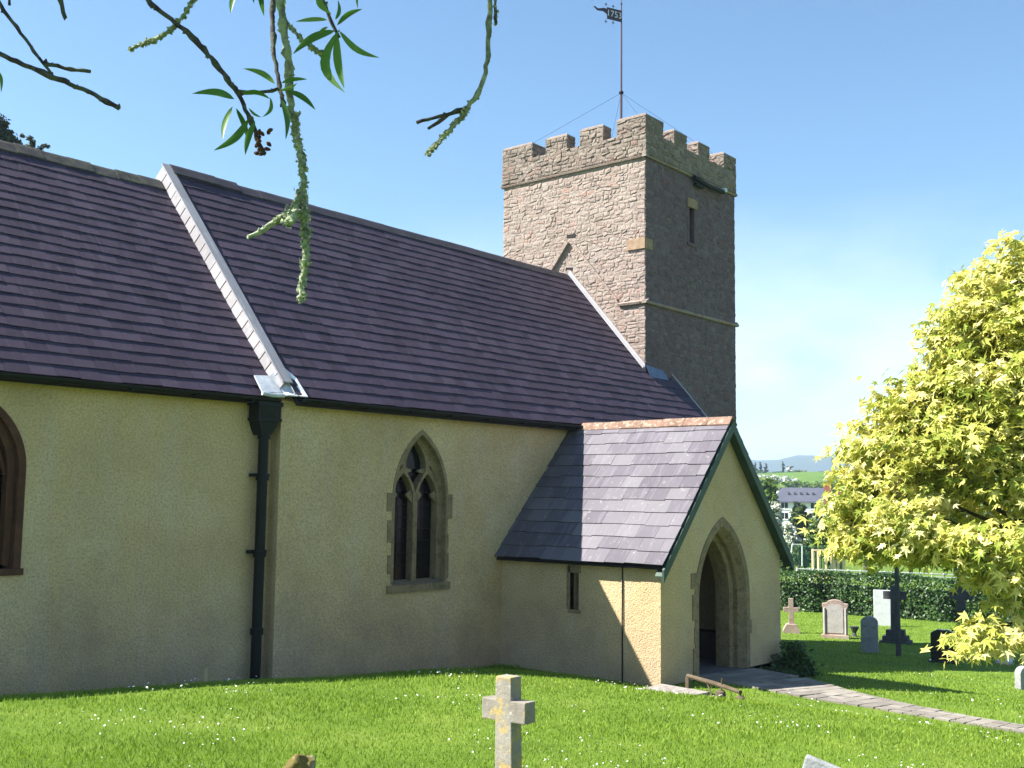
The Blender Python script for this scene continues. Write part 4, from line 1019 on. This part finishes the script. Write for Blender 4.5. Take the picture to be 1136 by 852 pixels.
# cherry tree overhead: its trunk stands outside the picture, only hanging twigs show
ct = empty('overhanging_tree', (-2.6, 1.8, gz(-2.6, 1.8))); tag(ct, 'lichen covered tree whose knobbly twigs and long green leaves hang down from above', 'tree')
cb = Vector((-2.6, 1.8, gz(-2.6, 1.8)))
q = MB()
limbs = []
def P3(px, py, d): return at(px, py, d)-cb
L1 = [Vector((0, 0, -.3)), Vector((.1, .1, 1.6)), Vector((.5, .3, 3.1)), P3(-200, -500, 2.6), P3(150, -420, 2.5), P3(500, -380, 2.5), P3(760, -340, 2.6)]
q.tube(L1, [.16, .13, .09, .04, .03, .022, .012], 9); q.build('trunk', MT['bark'], ct)
crown('crown', [((-1.0, -2.2, 5.2), (3.0, 2.6, 1.8)), ((-3.2, .5, 5.0), (2.2, 2.4, 1.7)), ((1.6, -4.2, 4.6), (2.0, 1.8, 1.4))], 9000, .16, MT['cherry'], ct, 90)  # unseen leaf mass, added behind the camera to block skylight and darken the walls
def twig(pts, r0, r1, mat, knob=.5, seed=0):
    """a knobbly hanging twig through (px, py, depth) points"""
    R = random.Random(seed); P = [P3(*p) for p in pts]; pp = []; 
    for i in range(len(P)-1):
        n = max(2, int((P[i+1]-P[i]).length/.012))
        for k in range(n): pp.append(P[i].lerp(P[i+1], k/n))
    pp.append(P[-1]); n = len(pp); rr = []
    # smooth the polyline
    for _ in range(10): pp = [pp[0]]+[(pp[i-1]+pp[i]*2+pp[i+1])/4 for i in range(1, n-1)]+[pp[-1]]
    for i in range(n):
        t = i/(n-1); base = r0*(1-t)+r1*t; rr.append(base*.72*(1+knob*(R.random()**3)*.9))
    pp = [p+Vector((R.uniform(-1, 1), R.uniform(-1, 1), R.uniform(-1, 1)))*r1*.35 for p in pp]
    mb = MB(); mb.tube(pp, rr, 7)
    for _ in range(int(n*1.1*knob)):   # buds and lichen tufts
        i = R.randrange(n); a = Vector((R.gauss(0, 1), R.gauss(0, 1), R.gauss(0, 1))).normalized(); b = rr[i]*R.uniform(.5, 1.5)
        c = pp[i]+a*rr[i]*.8; mb.tube([c-a*b, c-a*b*.5, c+a*b*.2, c+a*b*.8], [b*.5, b*.62, b*.5, b*.12], 6)
    for _ in range(int(n*.06)):      # short spurs with swollen buds
        i = R.randrange(n); a = Vector((R.gauss(0, 1), R.gauss(0, 1), R.gauss(0, 1))).normalized(); L_ = R.uniform(.008, .02); c = pp[i]
        mb.tube([c, c+a*L_*.6, c+a*L_*.85, c+a*L_], [rr[i]*.45, rr[i]*.3, rr[i]*.5, rr[i]*.1], 6)
    o = mb.build('twig', mat, ct, smooth=True)
    RN = np.random.default_rng(seed+200); m_ = int(n*(26 if mat is LI_ else 5)); ii = np.clip((RN.random(m_)*n).astype(int), 0, n-1)
    patch = np.sin(ii*.11+seed)+np.sin(ii*.043+2*seed) > (-.6 if mat is LI_ else .5); ii = ii[patch]; m_ = len(ii)
    if m_ > 3:
        dv = RN.normal(size=(m_, 3)); dv /= np.linalg.norm(dv, axis=1)[:, None]; pa = np.array([tuple(p) for p in pp]); ra = np.array(rr)
        V, k = leaf_cards(pa[ii]+dv*ra[ii][:, None]*RN.uniform(.85, 1.5, (m_, 1)), dv, .0105, QUAD, seed+300); fl_ = mesh_np('lichen', V, np.arange(len(V)).reshape(-1, k), MT['flake'], o, RN.random(m_)); fl_['kind'] = 'stuff'
    return o
B, LI_ = MT['tbark'], MT['tlichen']
D = 2.3
twig([(310, -430, D+.2), (300, -150, D+.1), (311, 0, D), (318, 60, D), (324, 130, D), (337, 180, D), (336, 225, D), (341, 270, D), (334, 333, D)], .0125, .0085, LI_, .9, 1)
twig([(336, 215, D), (322, 238, D), (300, 250, D-.02), (275, 264, D-.04)], .010, .006, LI_, 1.0, 2)
twig([(334, 225, D), (326, 240, D-.02), (321, 248, D-.04)], .008, .012, LI_, .8, 3)
twig([(100, -420, D), (130, -60, D), (160, 0, D), (185, 18, D), (208, 35, D), (235, 65, D), (262, 98, D), (276, 128, D), (293, 172, D)], .0085, .006, B, .8, 4)
twig([(240, -400, D), (225, -40, D), (214, 5, D), (203, 20, D), (190, 36, D), (170, 46, D), (145, 54, D)], .009, .004, LI_, .8, 5)
twig([(262, 102, D), (280, 107, D), (298, 104, D), (308, 98, D)], .0055, .0045, B, .8, 6)
twig([(300, -400, D+.1), (302, -50, D+.1), (302, 5, D+.1), (303, 55, D+.05), (309, 90, D+.03), (314, 115, D)], .008, .006, B, .8, 7)
twig([(318, 25, D), (330, 40, D), (345, 52, D), (362, 65, D)], .004, .006, LI_, .3, 8)
twig([(360, -400, D), (350, -30, D), (358, 5, D), (366, 22, D), (376, 42, D)], .007, .005, B, .6, 9)
twig([(560, -380, D+.2), (545, -60, D+.2), (543, 0, D+.2), (541, 50, D+.2), (540, 85, D+.2), (531, 105, D+.2), (515, 126, D+.2), (495, 148, D+.2), (475, 171, D+.2)], .0115, .0065, LI_, .7, 10)
twig([(520, 118, D+.2), (500, 126, D+.2), (462, 136, D+.2)], .0065, .0045, B, .8, 11)
twig([(498, 127, D+.2), (486, 137, D+.2), (474, 143, D+.2)], .0055, .005, B, .8, 12)
twig([(549, -100, D+.2), (549, 0, D+.2), (550, 26, D+.2)], .004, .004, B, .8, 13)
twig([(-60, -300, 2.1), (-30, -40, 2.1), (0, 5, 2.1), (18, 30, 2.1), (38, 58, 2.1), (50, 70, 2.1), (57, 82, 2.1)], .0075, .004, B, .6, 14)
twig([(50, 70, 2.1), (70, 76, 2.1), (100, 79, 2.1)], .005, .004, B, .6, 15)
twig([(-120, -300, 2.1), (-60, 30, 2.1), (0, 60, 2.1), (25, 72, 2.1), (55, 84, 2.1), (80, 93, 2.1), (131, 119, 2.1)], .0075, .006, B, .7, 16)
twig([(60, -250, 2.2), (60, -30, 2.2), (66, 5, 2.2), (73, 20, 2.2)], .006, .006, B, .6, 17)
twig([(10, -250, 2.2), (11, -30, 2.2), (11, 6, 2.2)], .005, .003, B, .6, 18)
LEAF = [(0, 0, 0), (.12, .055, .012), (.3, .10, .02), (.52, .105, .02), (.75, .065, .01), (1, 0, -.02), (.75, -.065, .01), (.52, -.105, .02), (.3, -.10, .02), (.12, -.055, .012)]
def leaf(a, b, d, seed=0, bend=.1, wide=1.0, d2=None):
    """one long leaf from stalk pixel a to tip pixel b"""
    R = random.Random(seed); A = P3(a[0], a[1], d); Bp = P3(b[0], b[1], d2 or d+R.uniform(-.03, .03)); t = Bp-A; Ln = t.length; t.normalize()
    side = t.cross(-fw).normalized(); nrm = side.cross(t); rot = Matrix.Rotation(R.uniform(-.5, .5), 3, t); side = rot@side; nrm = rot@nrm
    n = 9; V = []; Fq = []
    for i in range(n+1):
        s = i/n; wv = .086*Ln*wide*(math.sin(math.pi*min(1, s**.8))**.8 if 0 < s < 1 else 0.02)
        c = A+t*(s*Ln)+side*(bend*Ln*math.sin(math.pi*s))+nrm*(-.04*Ln*math.sin(math.pi*s))
        V += [c-side*wv+nrm*wv*.3, c, c+side*wv+nrm*wv*.3]
        if i: k = 3*i; Fq += [(k-3, k-2, k+1, k), (k-2, k-1, k+2, k+1)]
    me = bpy.data.meshes.new('leaf'); me.from_pydata(V, [], Fq); a_ = me.attributes.new('rnd', 'FLOAT', 'FACE'); a_.data.foreach_set('value', [R.uniform(.1, 1)]*len(Fq))
    link('leaf', me, MT['cherry'], ct, smooth=True)
for i, (a, b, be) in enumerate([
    ((260, 110), (213, 104), .12), ((258, 118), (247, 155), .1), ((262, 120), (276, 160), -.06), ((276, 132), (237, 167), -.1), ((283, 135), (272, 172), .05), ((305, 93), (270, 76), .12),
    ((268, 104), (300, 110), -.14), ((300, 108), (291, 130), -.2), ((312, 110), (317, 155), -.1), ((318, 100), (350, 122), -.1), ((312, 92), (341, 88), -.08), ((310, 100), (330, 92), .1), ((276, 120), (290, 130), .1),
    ((374, 38), (382, 98), .06), ((377, 32), (383, 103), .28), ((376, 34), (421, 64), .14), ((372, 34), (325, 60), .10), ((363, 22), (328, 24), .06), ((374, 28), (402, 10), -.1), ((372, 22), (375, 0), .12), ((364, 30), (350, 42), .1),
    ((268, -20), (256, 15), .1), ((290, -22), (293, 18), .05), ((398, -12), (397, 10), .1), ((-10, 72), (1, 103), -.2), ((318, -15), (317, 8), .1), ((283, -20), (282, 4), .1)]):
    leaf(a, b, D-.02, i, be, 1.0 if i not in (13, 14) else .9)
q = MB(); R_ = random.Random(4)
for k in range(16): c = P3(291+R_.uniform(-7, 9), 158+R_.uniform(-14, 14), D+R_.uniform(-.02, .02)); a = Vector((R_.gauss(0, 1), R_.gauss(0, 1), R_.gauss(0, 1))).normalized()*.007; q.tube([c-a, c-a*.3, c+a*.5, c+a], [.002, .0048, .0035, .0005], 6)
q.build('withered_blossom', MT['terra'], ct)
leaf_dark = MT['brownst']; leaf((352, -8), (368, 16), D-.02, 88, .15, 1.5); ct.children[-1].data.materials[0] = MT['brownst']

# weeds at the west foot of the porch, plants along the wall
R = np.random.default_rng(12); C = []; 
for k in range(4200):
    x = 18.1+R.random()*1.35; y = 9.2+R.normal()*.14; hmax = (.12+.5*math.exp(-((x-19.05)/.3)**2))*(.6+.5*math.sin(x*17)**2); C.append((x, y, float(G(x, y))+R.random()**1.2*hmax))
V, k = leaf_cards(np.array(C), np.tile([0, -.3, .6], (len(C), 1)), .09, QUAD, 13)
o = mesh_np('weeds', V, np.arange(len(V)).reshape(-1, k), MT['weed'], None, R.random(len(C))); tag(o, 'dark clump of weeds at the foot of the porch wall', 'weeds', kind='stuff')

# trees behind the chancel
b = at(-40, 160, 40)
tree('dark_conifer', 'dark evergreen tree rising behind the chancel roof at the left edge', (b.x, b.y, -.2), b.z+1, [(tuple(at(-6, 160, 40)), (.95, .95, .85)), (tuple(at(-28, 145, 40.5)), (1.2, 1.2, 1.3)), (tuple(at(-12, 215, 41)), (1.6, 1.6, 2.2))], 22000, .16, 'conif', seed=40, tr=.3)
b = at(38, 215, 46)
tree('dark_bush', 'feathery dark treetop just showing above the chancel ridge', (b.x, b.y, -.2), b.z, [(tuple(at(31, 160, 46)), (.55, .55, .4)), (tuple(at(48, 167, 46)), (.5, .5, .35)), (tuple(at(30, 205, 46)), (1.0, 1.0, 1.2))], 3600, .12, 'conif', seed=41, tr=.2, shell=.3)

# ------------------------------------------------------------------ beyond the hedge
def rel_tree(name, label, px, py_top, py_bot, pw, dist, mat, seed, n=9000, size=.25, group='trees and shrubs beyond the hedge', cat='tree', blobs=3):
    top = at(px, py_top, dist); bot = at(px, py_bot, dist); hw = pw/2/FPX*dist; g = gz(bot.x, bot.y); R = random.Random(seed)
    h = top.z-bot.z; cz = (top.z+bot.z)/2; bl = []
    for k in range(blobs):
        a = R.uniform(-.45, .45); bl.append(((bot.x+r0.x*a*hw, bot.y+r0.y*a*hw, cz+R.uniform(-.22, .2)*h), (hw*.62, hw*.62, h*.34)))
    bl.append(((bot.x, bot.y, top.z-h*.3), (hw*.5, hw*.5, h*.3)))
    return tree(name, label, (bot.x, bot.y, min(g, bot.z)), cz-min(g, bot.z), bl, n, size, MT and mat, cat, group, seed, tr=max(.05, hw*.08))
rel_tree('hawthorn', 'white blossoming hawthorn close behind the porch gable', 862, 555, 612, 34, 91, 'blossom', 51, 9000, .22)
rel_tree('hawthorn', 'white blossoming bush left of the round green tree', 876, 577, 612, 30, 89, 'blossom', 52, 6000, .22)
rel_tree('round_tree', 'round mid green tree in front of the white house', 886, 557, 612, 28, 96, 'tree', 53, 9000, .22)
rel_tree('shrub', 'bright olive shrub right of the round green tree', 905, 570, 616, 34, 92, 'lime', 54, 9000, .22)
rel_tree('dark_tree', 'dark green tree at the left edge of the golden maple', 926, 566, 622, 40, 88, 'tree', 55, 9000, .22)
rel_tree('bright_tree', 'bright yellow green tree beside the house gable', 851, 533, 600, 26, 110, 'lime', 56, 9000, .3)
rel_tree('shrub', 'dark low shrub at the hedge end beside the porch eave', 872, 616, 636, 18, 52, 'tree', 57, 3500, .10)
for i, (px, a, b_, w_) in enumerate([(960, 560, 625, 60), (1010, 555, 625, 60), (1060, 560, 628, 60), (1110, 556, 630, 60), (1150, 560, 630, 60)]):
    rel_tree('dark_tree', 'dark leafy tree seen through the golden maple, %s of five in that row' % ('first', 'second', 'third', 'fourth', 'last')[i], px, a, b_, w_, 100+i, 'tree', 60+i, 7000, .26)
rel_tree('shrub', 'low green shrub behind the netting fence left part', 893, 600, 630, 30, 88, 'tree', 58, 5000, .2)
rel_tree('shrub', 'low bright shrub behind the timber frame', 920, 605, 632, 34, 88, 'lime', 59, 5000, .2)
# skyline trees on the far field
FD = 500
for i, (px, t_, b_, w_, lab) in enumerate([(838, 514, 527, 5, 'narrow'), (844, 513, 527, 6, 'tallest'), (850, 514, 527, 7, 'wide'), (869, 513, 526, 5, 'lone')]):
    top = at(px, t_, FD); bot = at(px, b_, FD); hw = w_/2/FPX*FD; h = top.z-bot.z; r = empty('fir_tree', (bot.x, bot.y, bot.z-1))
    tag(r, '%s dark fir on the skyline above the green field' % lab, 'tree', 'firs on the skyline')
    crown('crown', [((0, 0, 1+h*f), (hw*(1-f)*1.0+.3, hw*(1-f)+.3, h*.16)) for f in (.15, .3, .45, .6, .75, .9)], 900, .9, MT['conif'], r, 70+i, .3)
    q = MB(); q.tube([(0, 0, -1), (0, 0, h)], [.3, .1], 6); q.build('trunk', MT['bark'], r)
top = at(878, 516, FD); bot = at(878, 527, FD); r = empty('round_tree', (bot.x, bot.y, bot.z-1)); tag(r, 'pale flowering round tree on the skyline beside the lone fir', 'tree')
crown('crown', [((0, 0, 1+(top.z-bot.z)*.55), (3.0, 3.0, 2.2)), ((1.5, -1, 1.5), (3, 3, 1.5))], 1500, .8, MT['blossom'], r, 75, .4)
q = MB(); q.tube([(0, 0, -1), (0, 0, 3)], [.4, .2], 6); q.build('trunk', MT['bark'], r)
# hedgerows on the field: one dark band under the skyline and one pale band
def hedgerow(px0, py0, px1, py1, dist, hh, mat, label, seed, n=6000):
    a, b = at(px0, py0, dist), at(px1, py1, dist); R = np.random.default_rng(seed); t = R.random(n)
    base = Vector(((a.x+b.x)/2, (a.y+b.y)/2, (a.z+b.z)/2)); C = np.array([a-base])*(1-t)[:, None]+np.array([b-base])*t[:, None]
    bump = 1+.5*np.sin(t*37+seed)*np.sin(t*13); C[:, 2] += (R.random(n)-.5)*hh*bump; C[:, :2] += R.normal(size=(n, 2))*1.0
    V, k = leaf_cards(C, np.tile([-.7, -.4, .6], (n, 1)), hh*.35, QUAD, seed); o = mesh_np('hedgerow', V, np.arange(len(V)).reshape(-1, k), MT[mat], None, R.random(n)); o.location = base; tag(o, label, 'hedgerow', kind='thing'); return o
hedgerow(820, 527, 1010, 527, 495, 3.0, 'tree', 'dark hedgerow along the top of the far green field', 80)
hedgerow(825, 533, 880, 536, 400, 3.4, 'blossom', 'pale blossoming hedgerow at the left of the far green field', 81, 3000)
hedgerow(845, 541, 990, 541, 330, 3.0, 'lime', 'bright hedge below the far green field behind the house roof', 82, 5000)
hedgerow(830, 548, 862, 556, 240, 6, 'lime', 'leafy bank of shrubs left of the long white house', 83, 3500)

# houses
def house(label, px0, px1, dist, py_eave, py_ridge, py_base, chim, seed, windows):
    a = at(px0, py_eave, dist); b = at(px1, py_eave, dist); u = Vector((b.x-a.x, b.y-a.y, 0)); L = u.length; u.normalize(); back = Vector((fw.x, fw.y, 0)).normalized(); back = (back-u*back.dot(u)).normalized()
    ze = (a.z+b.z)/2; zb = at((px0+px1)/2, py_base, dist).z; zr = at((px0+px1)/2, py_ridge, dist+3.5).z
    r = empty('white_house', ((a.x+b.x)/2, (a.y+b.y)/2, zb-3), math.atan2(u.y, u.x)-.38); tag(r, label, 'house', 'white houses across the valley')
    h = ze-zb+3; hr = zr-zb+3; W2 = L/2/math.cos(.38); L = 2*W2; D_ = 7.
    q = MB(); q.prism([(-W2, 0, 0), (-W2, 0, h), (-W2, D_/2, hr-.3), (-W2, D_, h), (-W2, D_, 0)], (2*W2, 0, 0)); q.build('wall', MT['white'], r)
    q = MB()
    q.prism([(-W2-.3, -.35, h-.15), (-W2+1.0, D_/2, hr), (W2-.2, D_/2, hr), (W2+.3, -.35, h-.15)], (0, .05, .2)); q.prism([(-W2-.3, D_+.3, h-.15), (-W2+.6, D_/2+.06, hr), (W2-.2, D_/2+.06, hr), (W2+.3, D_+.3, h-.15)], (0, -.02, .2))
    rf = q.build('roof', MT['houseroof'], r)
    for k in range(5):
        q = MB(); q.box((-W2+2+k*(L-3.5)/5, 1.4, h+.75), (-W2+2.22+k*(L-3.5)/5, 1.7, h+1.3)); q.build('roof_vent', MT['hdark'], rf)
    for cx in chim:
        q = MB(); q.box((cx*W2-.45, -.4, h-1.5), (cx*W2+.45, .5, hr+.9)); q.box((cx*W2-.5, -.45, hr+.7), (cx*W2+.5, .55, hr+.85)); ch = q.build('chimney', MT['brick'], r)
        q = MB(); q.lathe((cx*W2, .05, hr+.9), [(.16, 0), (.13, .4)], 8); q.build('chimney_pot', MT['terra'], ch)
    for (fx_, fz_) in windows:
        q = MB(); q.box((fx_*W2-.45, -.04, h*fz_-.4), (fx_*W2+.45, .05, h*fz_+.4)); wo = q.build('window', MT['glass'], r)
        q = MB(); q.box((fx_*W2-.72, -.08, h*fz_-.6), (fx_*W2+.72, -.02, h*fz_-.5)); q.box((fx_*W2-.03, -.07, h*fz_-.5), (fx_*W2+.03, -.03, h*fz_+.5)); q.build('frame', MT['white'], wo)
house('long white house with grey roof and red brick chimney seen beside the porch gable', 859, 916, 150, 556.5, 542.5, 574, [.98], 1, [(-.9, .62), (-.55, .62), (-.15, .62), (.3, .62), (.65, .62), (-.55, .9), (-.1, .9), (.5, .9)])
house('white house with grey roof half hidden by the left side of the golden maple', 926, 985, 152, 560, 546, 578, [-.75], 2, [(-.7, .7), (-.3, .7), (.2, .7), (.6, .7)])
house('white house behind the right hand part of the golden maple', 1075, 1135, 130, 590, 570, 622, [], 3, [(-.6, .7), (-.1, .7), (.5, .7)])

# timber pen, white rail fence, green netting and goal frame
def pz(px, py, d): return at(px, py, d)
tp = empty('timber_frame', tuple(at(918, 632, 76))); tag(tp, 'open pale timber post frame standing behind the hedge', 'timber frame'); o0 = at(918, 632, 76)
for k, px in enumerate((902, 908, 916.5, 923, 926, 930, 936)):
    dd = 76+(2.0 if k % 2 else 0); a, b = at(px, 633, dd)-o0, at(px, 609 if k % 2 == 0 else 610, dd)-o0; q = MB(); q.box((a.x-.07, a.y-.07, a.z-.6), (a.x+.07, a.y+.07, b.z)); q.build('post', MT['pale'], tp)
for dd in (76, 78):
    a, b = at(902, 610.5, dd)-o0, at(940, 610.8, dd)-o0; q = MB(); q.tube([a, b], .05, 4); q.build('rail', MT['pale'], tp)
wf = empty('white_fence', tuple(at(900, 633, 72))); tag(wf, 'low white painted rail fence running along behind the hedge', 'fence'); o0 = at(900, 633, 72)
for z in (0, -.22):
    a, b = at(884, 631, 72)-o0, at(1120, 640, 80)-o0; q = MB(); q.tube([a+Vector((0, 0, z)), b+Vector((0, 0, z))], .04, 5); q.build('rail', MT['fence'], wf)
for k in range(19):
    p = (at(884, 631, 72).lerp(at(1120, 640, 80), k/18))-o0; q = MB(); q.box((p.x-.04, p.y-.04, p.z-1.0), (p.x+.04, p.y+.04, p.z+.08)); q.build('post', MT['fence'], wf)
gf = empty('netting_fence', tuple(at(895, 632, 84))); tag(gf, 'tall green mesh netting fence on thin poles behind the timber frame', 'fence'); o0 = at(895, 632, 84)
q = MB(); a, b = at(866, 634, 84)-o0, at(935, 634, 84)-o0; at_, bt_ = at(866, 606, 84)-o0, at(935, 607, 84)-o0
for i in range(46):
    t = i/45; q.tube([a.lerp(b, t), at_.lerp(bt_, t)], .018, 3)
for i in range(18):
    t = i/17; q.tube([a.lerp(at_, t), b.lerp(bt_, t)], .018, 3)
q.build('mesh_panel', MT['netting'], gf)
for t in (0, .33, .66, 1):
    q = MB(); q.tube([a.lerp(b, t), at_.lerp(bt_, t)+Vector((0, 0, .1))], .04, 5); q.build('pole', MT['netting'], gf)
gl = empty('goal_frame', tuple(at(880, 630, 80))); tag(gl, 'thin white goal frame in front of the green netting', 'goal'); o0 = at(880, 630, 80)
for pts in ([(876, 626, 80), (879, 604, 80)], [(879, 604, 80), (890, 604.5, 81)], [(890, 604.5, 81), (890, 628, 81)]):
    q = MB(); q.tube([at(*p)-o0 for p in pts], .05, 6); q.build('goal_post', MT['fence'], gl)

# ------------------------------------------------------------------ grass blades and daisies
R = np.random.default_rng(21)
def in_church(x, y):
    return ((y > YN-.02) & (x > XN) & (x < 23)) | ((y > YC-.02) & (x <= XN)) | ((x > PX0-.02) & (x < PX1+.02) & (y > PY0-.02))
PC = [(17.1, 9.6, .85), (16.9, 8.6, .78), (16.4, 7.4, .55), (16.1, 6.3, .36), (15.85, 5.2, .28), (15.65, 4.0, .26), (15.55, 2.8, .26), (15.6, 1.0, .26), (15.5, -6, .26)]
def on_path(x, y):
    m_ = np.zeros(len(x), bool)
    for (x0, y0, w0), (x1, y1, w1) in zip(PC[:-1], PC[1:]):
        dx, dy = x1-x0, y1-y0; t = np.clip(((x-x0)*dx+(y-y0)*dy)/(dx*dx+dy*dy), 0, 1); d = np.hypot(x-x0-t*dx, y-y0-t*dy); m_ |= d < (w0*(1-t)+w1*t)*.97-.02
    m_ |= (x > 14.2) & (x < 15.05) & (y > 8.62) & (y < 9.54)
    return m_
def scatter(n, rmin, rmax, pw):
    th = R.uniform(math.radians(8), math.radians(92), n); r = rmin*(rmax/rmin)**(R.random(n)**pw)
    x, y = r*np.sin(th), r*np.cos(th); k = ~in_church(x, y) & ~on_path(x, y) & ((x-hA.x)*hn.x+(y-hA.y)*hn.y > .1); return x[k], y[k], r[k]
x, y, r_ = scatter(380000, 3.2, 46, .8); n = len(x); z = G(x, y)
h = (.022+.022*R.random(n))*(1+.35*np.sin(x*1.1)*np.sin(y*1.4+x*.3)); near_wall = ((YN-y) < .5) & (x < 15.2); h = np.where(near_wall, h*1.9, h)
w_ = .0028*np.clip(r_/6, 1, 6); a = R.uniform(0, 2*math.pi, n); dx, dy = np.cos(a)*w_, np.sin(a)*w_; lx, ly = R.normal(size=n)*.4*h, R.normal(size=n)*.4*h
V = np.stack([np.stack([x-dx, y-dy, z-.005], 1), np.stack([x+dx, y+dy, z-.005], 1), np.stack([x+dx*.6+lx*.5, y+dy*.6+ly*.5, z+h*.6], 1), np.stack([x+lx, y+ly, z+h], 1)], 1).reshape(-1, 3)
pt = .5+.25*np.sin(x*.9+1)*np.sin(y*1.2)+.15*np.sin(x*2.9+y*2.1)
o = mesh_np('grass', V, np.arange(len(V)).reshape(-1, 4), MT['blade'], None, np.clip(pt*.6+R.random(n)*.45-.02, 0, 1)); tag(o, 'sunlit green lawn grass of the churchyard', 'grass', kind='stuff')
x, y, r_ = scatter(9500, 5, 26, .9); keep = (np.sin(x*1.7+2)*np.sin(y*1.3+.6)+.45*np.sin(x*4.1)*np.sin(y*3.7)+R.normal(size=len(x))*.25) > .52; x, y, r_ = x[keep], y[keep], r_[keep]
n = len(x); z = G(x, y)+.045+R.random(n)*.02; s = (.0045+.0038*R.random(n))*np.clip(r_/9, 1, 1.6); 
ang = np.arange(6)*math.pi/3; tilt = R.normal(size=(n, 2))*.35
V = np.stack([x[:, None]+s[:, None]*np.cos(ang), y[:, None]+s[:, None]*np.sin(ang), z[:, None]+s[:, None]*(np.cos(ang)*tilt[:, :1]+np.sin(ang)*tilt[:, 1:])], -1).reshape(-1, 3)
o = mesh_np('daisies', V, np.arange(len(V)).reshape(-1, 6), MT['daisy'], None, R.random(n)); tag(o, 'scattered white daisies in the lawn', 'daisies', kind='stuff')

# ------------------------------------------------------------------ haze
q = MB(); q.box((-5200, -5200, -60), (5200, 5200, 140)); hzo = q.build('haze', None)
hm = bpy.data.materials.new('haze'); hm.use_nodes = True; t_ = hm.node_tree; t_.nodes.clear(); o_ = t_.nodes.new('ShaderNodeOutputMaterial'); v_ = t_.nodes.new('ShaderNodeVolumePrincipled')
v_.inputs['Color'].default_value = (.62, .78, 1, 1); v_.inputs['Density'].default_value = .00028; v_.inputs['Anisotropy'].default_value = .2
t_.links.new(v_.outputs[0], o_.inputs['Volume']); hzo.data.materials.append(hm); tag(hzo, kind='stuff')
